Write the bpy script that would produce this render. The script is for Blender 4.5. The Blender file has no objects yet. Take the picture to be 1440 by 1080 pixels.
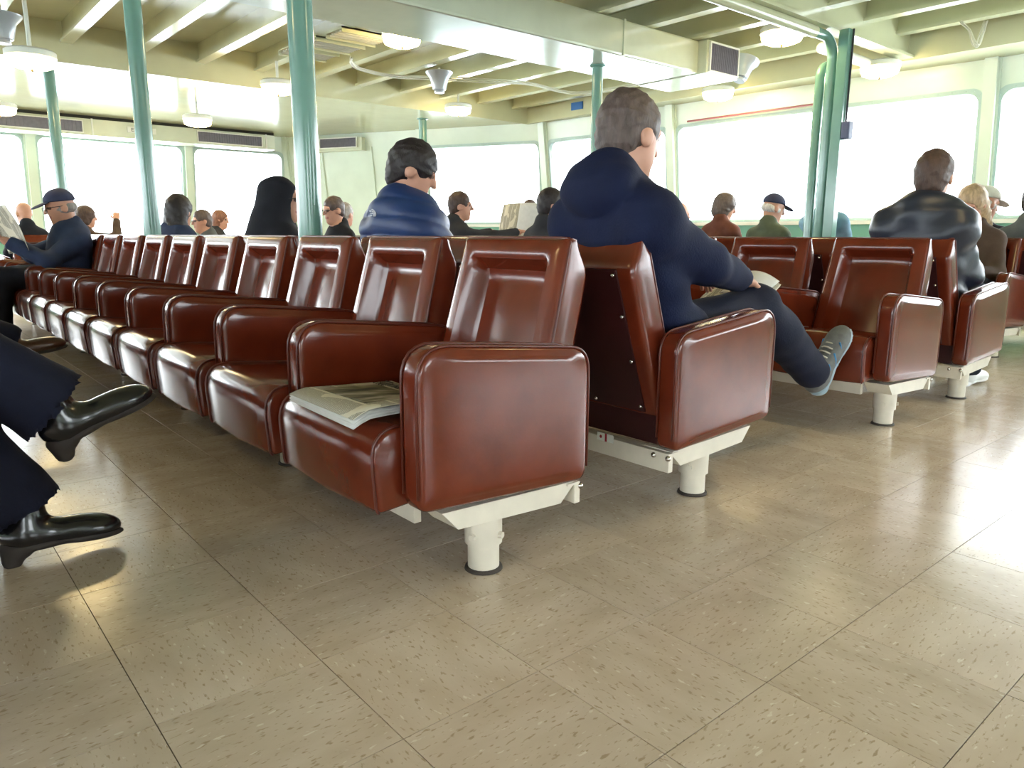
import bpy, bmesh, math, random
import numpy as np
from mathutils import Vector, Matrix
rnd = random.Random(7)
sc = bpy.context.scene
COL = sc.collection
# ------------------------------------------------------------------ camera
CAM_H = 0.825
cam_d = bpy.data.cameras.new('camera'); cam = bpy.data.objects.new('camera', cam_d); COL.objects.link(cam)
cam_d.sensor_width = 36.0; cam_d.lens = 1037.9 / 1440 * 36.0; cam_d.clip_start = 0.02
yaw, pitch, roll = math.radians(40.41), math.radians(11.354), math.radians(0.208)
f0 = Vector((math.sin(yaw), math.cos(yaw), 0)); r0 = Vector((math.cos(yaw), -math.sin(yaw), 0)); u0 = Vector((0, 0, 1))
fw = f0 * math.cos(pitch) - u0 * math.sin(pitch); up = u0 * math.cos(pitch) + f0 * math.sin(pitch)
rt = r0 * math.cos(roll) + up * math.sin(roll); up2 = up * math.cos(roll) - r0 * math.sin(roll)
cam.matrix_world = Matrix(((rt.x, up2.x, -fw.x, 0), (rt.y, up2.y, -fw.y, 0), (rt.z, up2.z, -fw.z, CAM_H), (0, 0, 0, 1)))
sc.camera = cam
def project(p):
    v = Vector(p) - Vector((0, 0, CAM_H)); c = v.dot(fw)
    if c < 0.05: return None
    return (720 + 1037.9 * v.dot(rt) / c, 540 - 1037.9 * v.dot(up2) / c, c)
# ------------------------------------------------------------------ world: bright overcast sky over pale sea
w = bpy.data.worlds.new('overcast'); sc.world = w; w.use_nodes = True
nt = w.node_tree; bg = nt.nodes['Background']
tc = nt.nodes.new('ShaderNodeTexCoord'); sx = nt.nodes.new('ShaderNodeSeparateXYZ'); cr = nt.nodes.new('ShaderNodeValToRGB')
nt.links.new(tc.outputs['Generated'], sx.inputs[0]); nt.links.new(sx.outputs['Z'], cr.inputs[0])
cr.color_ramp.elements[0].position = 0.0; cr.color_ramp.elements[0].color = (0.66, 0.74, 0.80, 1)
cr.color_ramp.elements[1].position = 0.12; cr.color_ramp.elements[1].color = (0.90, 0.95, 1.0, 1)
nt.links.new(cr.outputs[0], bg.inputs[0]); bg.inputs[1].default_value = 7.5
# ------------------------------------------------------------------ exposure
vs = sc.view_settings
vs.view_transform = 'Standard'; vs.look = 'None'; vs.gamma = 1.0; vs.use_curve_mapping = False; vs.exposure = 1.32

# ================================================================== materials
def lin(r, g, b):
    return tuple(((c / 255) / 12.92 if c / 255 <= .04045 else ((c / 255 + .055) / 1.055) ** 2.4) for c in (r, g, b))
def mat(name, rgb, rough=.5, metal=0.0, var=0.0, scale=8.0, bump=0.0, bscale=60.0, coat=0.0, stretch=None, spec=.5, trans=0.0, sheen=0.0):
    m = bpy.data.materials.new(name); m.use_nodes = True
    n = m.node_tree.nodes; l = m.node_tree.links; b = n['Principled BSDF']
    c = lin(*rgb)
    b.inputs['Base Color'].default_value = (*c, 1); b.inputs['Roughness'].default_value = rough; b.inputs['Metallic'].default_value = metal
    b.inputs['Coat Weight'].default_value = coat; b.inputs['Coat Roughness'].default_value = .12; b.inputs['Specular IOR Level'].default_value = spec
    if sheen: b.inputs['Sheen Weight'].default_value = sheen
    if var or bump:
        t = n.new('ShaderNodeTexCoord'); mp = n.new('ShaderNodeMapping'); l.new(t.outputs['Object'], mp.inputs[0])
        if stretch: mp.inputs['Scale'].default_value = stretch
    if var:
        no = n.new('ShaderNodeTexNoise'); no.inputs['Scale'].default_value = scale; no.inputs['Detail'].default_value = 5; l.new(mp.outputs[0], no.inputs[0])
        ra = n.new('ShaderNodeValToRGB'); ra.color_ramp.elements[0].position = .3; ra.color_ramp.elements[1].position = .7
        ra.color_ramp.elements[0].color = (*[x * (1 - var) for x in c], 1); ra.color_ramp.elements[1].color = (*[min(1, x * (1 + var)) for x in c], 1)
        l.new(no.outputs[0], ra.inputs[0]); l.new(ra.outputs[0], b.inputs['Base Color'])
    if bump:
        nb = n.new('ShaderNodeTexNoise'); nb.inputs['Scale'].default_value = bscale; nb.inputs['Detail'].default_value = 4; l.new(mp.outputs[0], nb.inputs[0])
        bp = n.new('ShaderNodeBump'); bp.inputs['Strength'].default_value = bump; bp.inputs['Distance'].default_value = .004
        l.new(nb.outputs[0], bp.inputs['Height']); l.new(bp.outputs[0], b.inputs['Normal'])
    return m
M = {}
M['vinyl'] = mat('brown_vinyl', (98, 38, 21), .2, var=.18, scale=9, bump=.05, bscale=220, coat=.18, spec=.42)
M['pipe_vinyl'] = mat('piping_vinyl', (84, 33, 23), .28, var=.1)
M['panel'] = mat('shaded_oxblood_panel', (52, 15, 17), .45, var=.15, bump=.1, bscale=150)  # oxblood board, with the shade on the seats' rear faces put into its colour
M['cream'] = mat('cream_steel_paint', (214, 206, 190), .35, var=.06, scale=14, bump=.08, bscale=40)
M['chrome'] = mat('screw_steel', (190, 186, 180), .22, 1.0)
M['rubber'] = mat('dark_ring', (58, 50, 44), .7)
M['ceil'] = mat('ceiling_enamel', (200, 201, 168), .16, var=.05, scale=3, bump=.05, bscale=6, coat=.3)
M['wall'] = mat('pale_green_enamel', (208, 220, 204), .25, var=.04, scale=3, coat=.2)
M['wallgreen'] = mat('sea_green_enamel', (128, 186, 164), .3, var=.05, scale=3, coat=.2)
M['frame'] = mat('window_frame_paint', (168, 190, 184), .35, var=.05, scale=5)
M['gap'] = mat('gap_shade_colour', (50, 50, 46), .8)
M['duct'] = mat('duct_paint', (204, 210, 188), .2, var=.05, scale=4, bump=.06, bscale=5, coat=.35)
M['teal'] = mat('teal_pole_paint', (104, 146, 134), .2, var=.08, scale=6, coat=.4, bump=.04, bscale=30)
M['white'] = mat('white_paint', (226, 228, 220), .3, var=.03, scale=6)
M['grille'] = mat('grille_grey', (120, 118, 132), .5, var=.1, scale=20)
M['speaker'] = mat('grey_enamel', (176, 182, 190), .3, .3)
M['cable'] = mat('white_cable', (206, 206, 190), .5)
M['redline'] = mat('red_stripe', (140, 70, 70), .4)
M['blue'] = mat('blue_sign', (40, 104, 176), .5)
M['black'] = mat('black_ink', (26, 26, 30), .6)
M['box'] = mat('dark_box', (74, 80, 110), .5)
M['brass'] = mat('finial_metal', (150, 130, 90), .35, .8)
def glass():
    m = bpy.data.materials.new('window_glass'); m.use_nodes = True; n = m.node_tree.nodes; l = m.node_tree.links
    n.remove(n['Principled BSDF']); o = n['Material Output']
    t = n.new('ShaderNodeBsdfTransparent'); g = n.new('ShaderNodeBsdfGlossy'); g.inputs['Roughness'].default_value = .02
    fr = n.new('ShaderNodeFresnel'); fr.inputs[0].default_value = 1.45; mx = n.new('ShaderNodeMixShader')
    t.inputs[0].default_value = (.96, .98, .97, 1)
    l.new(fr.outputs[0], mx.inputs[0]); l.new(t.outputs[0], mx.inputs[1]); l.new(g.outputs[0], mx.inputs[2]); l.new(mx.outputs[0], o.inputs[0])
    return m
M['glass'] = glass()
def lamp():
    m = mat('lamp_diffuser', (255, 240, 205), .4); b = m.node_tree.nodes['Principled BSDF']
    b.inputs['Emission Color'].default_value = (1, .74, .34, 1); b.inputs['Emission Strength'].default_value = 18.0
    return m
M['lamp'] = lamp()
def floor_mat(name, stretch):
    m = bpy.data.materials.new(name); m.use_nodes = True; n = m.node_tree.nodes; l = m.node_tree.links; b = n['Principled BSDF']
    g = n.new('ShaderNodeNewGeometry'); mp = n.new('ShaderNodeMapping'); mp.inputs['Scale'].default_value = stretch; l.new(g.outputs['Position'], mp.inputs[0])
    def noise(sc_, det):
        x = n.new('ShaderNodeTexNoise'); x.inputs['Scale'].default_value = sc_; x.inputs['Detail'].default_value = det; l.new(mp.outputs[0], x.inputs[0]); return x
    def ramp(src, stops):
        r = n.new('ShaderNodeValToRGB'); e = r.color_ramp.elements
        e[0].position, e[0].color = stops[0][0], (*stops[0][1], 1); e[1].position, e[1].color = stops[1][0], (*stops[1][1], 1)
        l.new(src, r.inputs[0]); return r
    base = ramp(noise(10, 5).outputs[0], [(.3, lin(190, 174, 154)), (.7, lin(207, 193, 176))])
    sp1 = ramp(noise(110, 2).outputs[0], [(.60, (0, 0, 0)), (.68, (1, 1, 1))])
    sp2 = ramp(noise(70, 2).outputs[0], [(.29, (1, 1, 1)), (.34, (0, 0, 0))])
    m1 = n.new('ShaderNodeMixRGB'); l.new(sp1.outputs[0], m1.inputs[0]); l.new(base.outputs[0], m1.inputs[1]); m1.inputs[2].default_value = (*lin(168, 150, 126), 1)
    m2 = n.new('ShaderNodeMixRGB'); l.new(sp2.outputs[0], m2.inputs[0]); l.new(m1.outputs[0], m2.inputs[1]); m2.inputs[2].default_value = (*lin(216, 208, 192), 1)
    oi = n.new('ShaderNodeObjectInfo'); mr = n.new('ShaderNodeMapRange'); mr.inputs[3].default_value = .93; mr.inputs[4].default_value = 1.05; l.new(oi.outputs['Random'], mr.inputs[0])
    m3 = n.new('ShaderNodeMixRGB'); m3.blend_type = 'MULTIPLY'; m3.inputs[0].default_value = 1; l.new(m2.outputs[0], m3.inputs[1]); l.new(mr.outputs[0], m3.inputs[2])
    l.new(m3.outputs[0], b.inputs['Base Color'])
    n2 = n.new('ShaderNodeTexNoise'); n2.inputs['Scale'].default_value = 2.2; n2.inputs['Detail'].default_value = 3; l.new(g.outputs['Position'], n2.inputs[0])
    mr2 = n.new('ShaderNodeMapRange'); mr2.inputs[3].default_value = .13; mr2.inputs[4].default_value = .27; l.new(n2.outputs[0], mr2.inputs[0]); l.new(mr2.outputs[0], b.inputs['Roughness'])
    n3 = n.new('ShaderNodeTexNoise'); n3.inputs['Scale'].default_value = 7; l.new(g.outputs['Position'], n3.inputs[0])
    bp = n.new('ShaderNodeBump'); bp.inputs['Strength'].default_value = .06; bp.inputs['Distance'].default_value = .01; l.new(n3.outputs[0], bp.inputs['Height']); l.new(bp.outputs[0], b.inputs['Normal'])
    return m
M['tileA'] = floor_mat('vinyl_tile_grain_x', (.45, 1.3, 1)); M['tileB'] = floor_mat('vinyl_tile_grain_y', (1.3, .45, 1))
M['grout'] = mat('tile_joint', (60, 52, 42), .9)

# ================================================================== mesh helpers
def link(name, me, m=None, parent=None, smooth=False):
    o = bpy.data.objects.new(name, me); COL.objects.link(o)
    if m is not None:
        for k in (m if isinstance(m, (list, tuple)) else [m]): me.materials.append(M[k] if isinstance(k, str) else k)
    if smooth and len(me.polygons): me.polygons.foreach_set('use_smooth', [True] * len(me.polygons))
    if parent is not None: o.parent = parent
    return o
def obj(name, bm, m, parent=None, smooth=False, sharp=None):
    bmesh.ops.recalc_face_normals(bm, faces=bm.faces)
    me = bpy.data.meshes.new(name); bm.to_mesh(me); bm.free()
    o = link(name, me, m, parent, smooth)
    if smooth and sharp:
        me.set_sharp_from_angle(angle=math.radians(sharp))
    return o
def tag(o, label, cat, group=None, kind=None):
    o['label'] = label; o['category'] = cat
    if group: o['group'] = group
    if kind: o['kind'] = kind
    return o
def thing(name, label, cat, loc=(0, 0, 0), rz=0, group=None):
    o = bpy.data.objects.new(name, None); COL.objects.link(o); o.location = loc; o.rotation_euler = (0, 0, rz); o.empty_display_size = .1
    return tag(o, label, cat, group)
def struct(o): o['kind'] = 'structure'; return o
def box(bm, x0, x1, y0, y1, z0, z1, bev=0):
    g = bmesh.ops.create_cube(bm, size=1, matrix=Matrix.Translation(((x0 + x1) / 2, (y0 + y1) / 2, (z0 + z1) / 2)) @ Matrix.Diagonal((x1 - x0, y1 - y0, z1 - z0, 1)))
    if bev:
        es = list({e for v in g['verts'] for e in v.link_edges}); bmesh.ops.bevel(bm, geom=es, offset=bev, segments=2, affect='EDGES', profile=.6)
def tube(bm, pts, r, n=10, cap=True):
    pts = [Vector(p) for p in pts]; rs = r if isinstance(r, (list, tuple)) else [r] * len(pts)
    prev = None; rings = []
    for i, p in enumerate(pts):
        d = (pts[min(i + 1, len(pts) - 1)] - pts[max(i - 1, 0)]).normalized()
        a = Vector((0, 0, 1)) if prev is None else prev
        if abs(a.dot(d)) > .95: a = Vector((1, 0, 0))
        a = (a - d * a.dot(d)).normalized(); prev = a; b = d.cross(a)
        rings.append([bm.verts.new(p + (a * math.cos(t) + b * math.sin(t)) * rs[i]) for t in (2 * math.pi * k / n for k in range(n))])
    for A, B in zip(rings, rings[1:]):
        for k in range(n): bm.faces.new((A[k], A[(k + 1) % n], B[(k + 1) % n], B[k]))
    if cap: bm.faces.new(rings[0][::-1]); bm.faces.new(rings[-1])
def lathe(bm, prof, n=20, at=(0, 0, 0)):
    at = Vector(at); rings = []
    for r, z in prof: rings.append([bm.verts.new(at + Vector((r * math.cos(2 * math.pi * k / n), r * math.sin(2 * math.pi * k / n), z))) for k in range(n)])
    for A, B in zip(rings, rings[1:]):
        for k in range(n): bm.faces.new((A[k], A[(k + 1) % n], B[(k + 1) % n], B[k]))
    bm.faces.new(rings[0][::-1]); bm.faces.new(rings[-1])
def copy_tree(o, parent=None):
    c = o.copy(); COL.objects.link(c); c.parent = parent
    for ch in list(o.children): copy_tree(ch, c)
    return c
def text_mesh(name, body, size, m, parent, mtx):
    cu = bpy.data.curves.new(name, 'FONT'); cu.body = body; cu.size = size; cu.extrude = .0004; cu.align_x = 'LEFT'
    t = bpy.data.objects.new(name, cu); COL.objects.link(t)
    me = bpy.data.meshes.new_from_object(t.evaluated_get(bpy.context.evaluated_depsgraph_get())); bpy.data.objects.remove(t)
    me.transform(mtx); return link(name, me, m, parent)

# ================================================================== floor
floor_bm = bmesh.new(); box(floor_bm, -8.6, 9.2, -7, 13.6, -.06, -.003)
floor = struct(obj('floor', floor_bm, 'grout'))
T = .3048; TX0, TY0 = .572, .643
tmesh = []
for k in ('tileA', 'tileB'):
    b = bmesh.new(); h = T / 2 - .0009
    bm_v = [b.verts.new((sx_ * q, sy_ * q, z)) for z, q in ((-.003, h), (-.0001, h), (0, h - .0001)) for sx_, sy_ in ((-1, -1), (1, -1), (1, 1), (-1, 1))]
    for L in (0, 4):
        for i in range(4): b.faces.new((bm_v[L + i], bm_v[L + (i + 1) % 4], bm_v[L + 4 + (i + 1) % 4], bm_v[L + 4 + i]))
    b.faces.new(bm_v[8:12]); me = bpy.data.meshes.new('floor_tile'); b.to_mesh(me); b.free(); me.materials.append(M[k]); tmesh.append(me)
cand, rest = [], []
for i in range(-30, 29):
    for j in range(-25, 43):
        cx, cy = TX0 + (i + .5) * T, TY0 + (j + .5) * T
        if not (-8.4 < cx < 8.9 and -6.8 < cy < 13.2): continue
        p = project((cx, cy, 0))
        if p and -120 < p[0] < 1560 and p[1] < 1200: cand.append((p[2], i, j, cx, cy))
        else: rest.append((i, j, cx, cy))
cand.sort()
for d, i, j, cx, cy in cand[:290]:
    o = bpy.data.objects.new('floor_tile', tmesh[(i + j) % 2]); COL.objects.link(o); o.location = (cx, cy, 0); o.parent = floor
rest += [c[1:] for c in cand[290:]]
for par, nm in ((0, 'tileA'), (1, 'tileB')):
    b = bmesh.new()
    for i, j, cx, cy in rest:
        if (i + j) % 2 != par: continue
        q = T / 2 - .0009; vs_ = [b.verts.new((cx + a * q, cy + c * q, -.0001)) for a, c in ((-1, -1), (1, -1), (1, 1), (-1, 1))]; b.faces.new(vs_)
    o = obj('distant_floor_tiles', b, nm, floor); o['kind'] = 'stuff'

# ================================================================== walls and windows
WTOP, SILL, ZS = 2.205, 1.04, 2.5      # window head, sill, soffit
LEAN = .13
P = [(-1.6, 13.0), (1.9, 13.0), (4.1, 13.0), (5.75, 12.9), (7.0, 10.5), (7.95, 8.6), (8.2, 6.4), (8.27, 4.3), (8.4, 2.75), (8.42, .6), (8.42, -1.6), (8.42, -3.8), (8.42, -6.0)]
win_count = [0]
def facet(a, b, window=True, parent=None, mul=True, SILL=SILL):
    A, B = Vector((*a, 0)), Vector((*b, 0)); s = (B - A); L = s.length; s.normalize(); n = Vector((s.y, -s.x, 0))   # n: inward? fixed below
    mid = (A + B) / 2
    if n.dot(Vector((1.5, 3, 0)) - mid) < 0: n = -n
    def pt(u, z, off=0): return A + s * u + Vector((0, 0, z)) - n * ((WTOP - z) * LEAN - off)
    def quad(bm, q, off=0): bm.faces.new([bm.verts.new(pt(u, z, off)) for u, z in q])
    def slab(bm, u0, u1, z0, z1, o0, o1):
        v = [bm.verts.new(pt(u, z, o)) for o in (o0, o1) for u, z in ((u0, z0), (u1, z0), (u1, z1), (u0, z1))]
        for f in ((0, 1, 2, 3), (7, 6, 5, 4), (0, 4, 5, 1), (1, 5, 6, 2), (2, 6, 7, 3), (3, 7, 4, 0)): bm.faces.new([v[i] for i in f])
    bm = bmesh.new()
    if not window:
        slab(bm, 0, L, SILL, 2.62, -.06, 0)
    else:
        m_ = .10; N = 12; r = .11
        u0, u1, z0, z1 = m_, L - m_, SILL, WTOP
        inner, outer = [], []
        for cx, cz, a0 in ((u1 - r, z1 - r, 0), (u0 + r, z1 - r, 90), (u0 + r, z0 + r, 180), (u1 - r, z0 + r, 270)):
            for k in range(N):
                t = math.radians(a0 + 90 * k / (N - 1)); inner.append((cx + r * math.cos(t), cz + r * math.sin(t)))
                ox = L if math.cos(t) > 1e-6 else 0; oz = 2.62 if math.sin(t) > 1e-6 else SILL - .06
                c_, s_ = math.cos(t), math.sin(t)
                q = k / (N - 1); hor = (a0 in (0, 180)) == (q < .5)
                cxx = L if a0 in (0, 270) else 0; czz = 2.62 if a0 in (0, 90) else SILL - .06
                outer.append((cxx, cz + r * s_) if hor else (cx + r * c_, czz)) if k not in (N // 2,) else outer.append((cxx, czz))
        K = len(inner)
        def ring(bm, lo, li, o_out, o_in):
            VO = [bm.verts.new(pt(*q, o_out)) for q in lo]; VI = [bm.verts.new(pt(*q, o_in)) for q in li]
            for k in range(K): bm.faces.new((VO[k], VO[(k + 1) % K], VI[(k + 1) % K], VI[k]))
        ring(bm, outer, inner, 0, 0); ring(bm, inner, inner, 0, -.09); ring(bm, outer, inner, -.09, -.09)
    o = obj('wall_panel', bm, 'wall', parent)
    bm = bmesh.new(); slab(bm, 0, L, -.02, SILL - (.06 if window else 0), -.06, 0); obj('dado_panel', bm, 'wallgreen' if window else 'wall', parent)
    if window:
        win_count[0] += 1
        W_ = bpy.data.objects.new('window_%d' % win_count[0], None); COL.objects.link(W_); struct(W_)
        bm = bmesh.new(); g = .045
        cu, cz = (u0 + u1) / 2, (z0 + z1) / 2
        grow = [(u + (g if u > cu else -g), z + (g if z > cz else -g)) for u, z in inner]
        ring(bm, grow, inner, .018, .018); ring(bm, grow, grow, 0, .018); ring(bm, inner, inner, .018, -.05)
        obj('window_frame', bm, 'frame', W_)
        bm = bmesh.new(); bm.faces.new([bm.verts.new(pt(*q, -.045)) for q in inner]); obj('pane', bm, 'glass', W_)
        bm = bmesh.new(); K2 = 3
        for k in range(0, K):
            q = inner[k]; q2 = inner[(k + 1) % K]; d = math.hypot(q2[0] - q[0], q2[1] - q[1]); ns = max(1, int(d / .12))
            if d < .05 and k % 4: continue
            for j in range(ns):
                u = q[0] + (q2[0] - q[0]) * j / ns; z = q[1] + (q2[1] - q[1]) * j / ns
                u += .024 * (1 if u > cu else -1) * (abs(u - cu) > (u1 - u0) / 2 - .1); z += .024 * (1 if z > cz else -1) * (abs(z - cz) > (z1 - z0) / 2 - .1)
                bmesh.ops.create_icosphere(bm, subdivisions=1, radius=.007, matrix=Matrix.Translation(pt(u, z, .019)))
        sc_ = obj('frame_screws', bm, 'frame', W_); sc_['kind'] = 'stuff'
        bm = bmesh.new(); slab(bm, .02, L - .02, SILL - .075, SILL - .035, -.02, .10); obj('window_sill', bm, 'white', W_)
    if mul:
        bm = bmesh.new(); slab(bm, -.055, .055, .0, 2.6, -.02, .07); slab(bm, -.075, .075, 0, 2.6, -.02, .02); obj('mullion', bm, 'wall', parent)
    return pt, L
wall_end = struct(bpy.data.objects.new('wall_far', None)); wall_right = struct(bpy.data.objects.new('wall_right', None)); wall_left = struct(bpy.data.objects.new('wall_left', None)); wall_back = struct(bpy.data.objects.new('wall_back', None))
for o in (wall_end, wall_right, wall_left, wall_back): COL.objects.link(o)
LP = [(-1.6, 13.0), (-4.2, 12.2), (-5.9, 10.2), (-6.4, 8.0), (-6.5, 5.8), (-6.5, 3.6), (-6.5, 1.4), (-6.5, -.8), (-6.5, -3.0), (-6.5, -6.0)]
for i in range(len(P) - 1):
    facet(P[i], P[i + 1], window=(i != 3), parent=wall_end if i < 4 else wall_right, SILL=.80 if i < 4 else SILL)
for i in range(len(LP) - 1): facet(LP[i], LP[i + 1], parent=wall_left)
bx = [(-6.5, -6.0), (-4, -6.0), (-1.5, -6.0), (1, -6.0), (3.5, -6.0), (6, -6.0), (8.42, -6.0)]
for i in range(len(bx) - 1): facet(bx[i], bx[i + 1], window=(i % 2 == 1), parent=wall_back)
# slanted solid panel beside the corner: raised seams
pt_, L_ = None, None
bm = bmesh.new()
A, B = Vector((5.75, 12.9, 0)), Vector((7.0, 10.5, 0)); s_ = (B - A).normalized(); n_ = Vector((-s_.y, s_.x, 0)); n_ = n_ if n_.dot(Vector((1.5, 3, 0)) - A) > 0 else -n_
for u in (.75, 1.75, 2.35):
    tube(bm, [A + s_ * (u + .0) + n_ * (.012 - (WTOP - z) * LEAN) + Vector((0, 0, z)) for z in (.1, 2.28)], .016, 6)
obj('panel_seam', bm, 'wall', wall_end)
# ------------------------------------------------------------------ ceiling
CX0, CX1, CY0, CY1 = -5.9, 7.78, -5.6, 8.8
bm = bmesh.new(); box(bm, CX0 - .1, CX1 + .1, CY0 - .1, CY1 + .1, 2.86, 2.92); ceiling = struct(obj('ceiling', bm, 'ceil'))
bm = bmesh.new()
for x0, x1, y0, y1 in ((-7, 9.2, CY1, 13.6), (CX1, 9.2, -6.6, CY1), (-7, CX0, -6.6, CY1), (CX0, CX1, -6.6, CY0)): box(bm, x0, x1, y0, y1, ZS, ZS + .05)
struct(obj('trim_1', bm, 'ceil'))
bm = bmesh.new(); t_ = .03
box(bm, CX0, CX1, CY1 - t_, CY1, ZS - .02, 2.9); box(bm, CX1 - t_, CX1, CY0, CY1 - t_, ZS - .02, 2.9); box(bm, CX0, CX0 + t_, CY0, CY1 - t_, ZS - .02, 2.9); box(bm, CX0 + t_, CX1 - t_, CY0, CY0 + t_, ZS - .02, 2.9)
struct(obj('trim_2', bm, 'ceil'))
bmx = bmesh.new(); box(bmx, -.022, .022, CY0 + .03, CY1 - .03, 2.69, 2.86); box(bmx, -.055, .055, CY0 + .03, CY1 - .03, 2.665, 2.69)
beam0 = None
for n in range(-12, 10):
    x = 1.69 + .645 * n
    if not CX0 + .1 < x < CX1 - .08: continue
    if beam0 is None: beam0 = obj('ceiling_beam', bmx, 'ceil', ceiling); beam0.location.x = x
    else:
        o = beam0.copy(); COL.objects.link(o); o.location.x = x; o.parent = ceiling
for y in (3.3, -2.2):
    bm = bmesh.new(); box(bm, CX0 + .03, CX1 - .03, y - .012, y + .012, 2.52, 2.86); box(bm, CX0 + .03, CX1 - .03, y - .07, y + .07, 2.495, 2.52); obj('transverse_girder', bm, 'ceil', ceiling)
# triangular gusset where the girder meets the side
bm = bmesh.new()
for x in (7.0, 7.4): box(bm, x - .01, x + .01, 3.31, 3.6, 2.6, 2.86)
obj('girder_gusset', bm, 'ceil', ceiling)
# fascia box with grilles along the far windows
bm = bmesh.new(); box(bm, -3.5, 5.35, 12.45, 12.9, 2.225, 2.455, .006); box(bm, -3.5, 5.35, 12.5, 12.9, 2.455, 2.5)
fb = struct(obj('trim_3', bm, 'duct')); 
bm = bmesh.new(); box(bm, -3.5, 5.35, 12.485, 12.5, 2.458, 2.5); obj('painted_gap_shade', bm, 'gap', fb)  # dark-coloured strip stands in for the shade in the slot under the soffit
bm = bmesh.new()
for x in (2.62, 5.2, .2): box(bm, x - .012, x + .012, 12.435, 12.45, 2.225, 2.46)
obj('bracket_strip', bm, 'white', fb)
def grille(label, loc, rz, w_, h_, nm='air_grille'):
    g = thing(nm, label, 'air vent', loc, rz)
    b = bmesh.new(); f = .014
    for q in ((0, w_, -.012, .012, 0, f), (0, w_, -.012, .012, h_ - f, h_), (0, f, -.012, .012, f, h_ - f), (w_ - f, w_, -.012, .012, f, h_ - f)): box(b, *q)
    obj('frame', b, 'white', g)
    b = bmesh.new(); box(b, f, w_ - f, .004, .010, f, h_ - f); obj('backing', b, 'grille', g)
    b = bmesh.new(); k = 26
    for i in range(k):
        x = f + (w_ - 2 * f) * (i + .5) / k; box(b, x - .0025, x + .0025, -.008, .004, f, h_ - f)
    o = obj('louvre_bars', b, 'grille', g); o['kind'] = 'stuff'
    return g
grille('long grey air grille on the fascia box left of the small lettered sign', (1.2, 12.43, 2.25), 0, 1.30, .175)
grille('long grey air grille on the fascia box right of the small lettered sign', (4.08, 12.43, 2.25), 0, 1.05, .175)
grille('grey air grille on the sloping solid panel beside the corner', (5.985, 12.10, 2.26), math.atan2(-2.4, 1.25), .75, .17)
b = bmesh.new(); box(b, 0, .95, -.0, .16, -.02, .19, .005); o = obj('duct_outlet_box', b, 'duct'); o.location = (5.95, 12.22, 2.235); o.rotation_euler.z = math.atan2(-2.4, 1.25); tag(o, 'pale duct box behind the air grille on the solid corner panel', 'duct box')
# small sign with letters
sg = thing('lettered_sign', 'small white sign with dark letters on the far fascia box', 'sign', (3.08, 12.44, 2.31))
b = bmesh.new(); box(b, 0, .40, -.008, .006, 0, .085, .003); obj('plate', b, 'white', sg)
text_mesh('lettering', 'EXIT', .075, 'black', sg, Matrix.Translation((.05, -.010, .016)) @ Matrix.Rotation(math.pi / 2, 4, 'X'))
b = bmesh.new(); box(b, 0, .02, 0, .22, 0, .10, .004); o = obj('blue_sign', b, 'blue'); o.location = (7.73, 7.6, 2.56); tag(o, 'small blue sign on the ceiling edge above the side windows', 'sign')
b = bmesh.new(); tube(b, [(8.22 - .1, 6.1, 2.265), (8.16, 4.35, 2.27)], .012, 6); o = obj('red_conduit', b, 'redline'); tag(o, 'thin dull red conduit running above a side window', 'conduit')

# ------------------------------------------------------------------ ventilation duct along X
dv = thing('ventilation_duct', 'large pale rectangular ventilation duct under the ceiling', 'duct', (0, 0, 0))
b = bmesh.new(); box(b, -5.8, 6.28, 4.62, 5.36, 2.37, 2.663, .02); obj('duct_body', b, 'duct', dv)
for x in (-2, .4, 2.8, 5.2):
    b = bmesh.new(); box(b, x - .012, x + .012, 4.612, 5.368, 2.372, 2.668); obj('seam_band', b, 'duct', dv)
b = bmesh.new(); box(b, 6.27, 6.80, 4.52, 5.36, 2.36, 2.66, .008); obj('outlet_box', b, 'duct', dv)
grille('framed grey grille at the end of the ventilation duct', (6.295, 4.507, 2.375), 0, .48, .27, 'duct_grille')

# ------------------------------------------------------------------ poles
def pole(x, y, r, top, label, m='teal'):
    p = thing('support_pole', label, 'pole', (x, y, 0))
    b = bmesh.new(); tube(b, [(0, 0, 0), (0, 0, top)], r, 24); obj('shaft', b, m, p, True, 40)
    b = bmesh.new(); lathe(b, [(r * 1.5, 0), (r * 1.5, .012), (r * 1.05, .02)], 24); obj('base_flange', b, m, p, True, 40)
    b = bmesh.new(); lathe(b, [(r * 1.05, top - .02), (r * 1.45, top - .012), (r * 1.45, top)], 24); obj('head_flange', b, m, p, True, 40)
    return p
pole(1.514, 3.19, .054, 2.85, 'thick teal pole standing behind the row with the newspaper, beside the hooded woman')
pole(1.514, 5.70, .056, 2.85, 'teal pole between the seat rows beside the dark haired woman')
pole(1.514, 8.77, .052, 2.5, 'teal pole past the far end of the newspaper row, behind the man in the cap')
pole(5.3, 5.02, .05, 2.37, 'teal pole with a yellow lit top standing under the ventilation duct')
pole(6.35, 9.5, .058, 2.5, 'distant teal pole by the corner of the side windows')
pb = thing('pipe_cluster', 'cluster of three teal pipes rising between seats by the side windows', 'pipes', (6.33, 3.3, 0))
b = bmesh.new()
arc = [(0, 0, 0), (0, 0, 2.28)] + [(-.17 * (1 - math.cos(t)), 0, 2.28 + .17 * math.sin(t)) for t in (math.pi / 2 * k / 8 for k in range(1, 9))] + [(-.35, 0, 2.45)]
tube(b, arc, .042, 16); obj('bent_pipe', b, 'teal', pb, True, 50)
b = bmesh.new(); tube(b, [(-.33, 0, 2.45), (-3.2, 0, 2.45)], .047, 16); obj('level_pipe', b, 'ceil', pb, True, 50)
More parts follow.
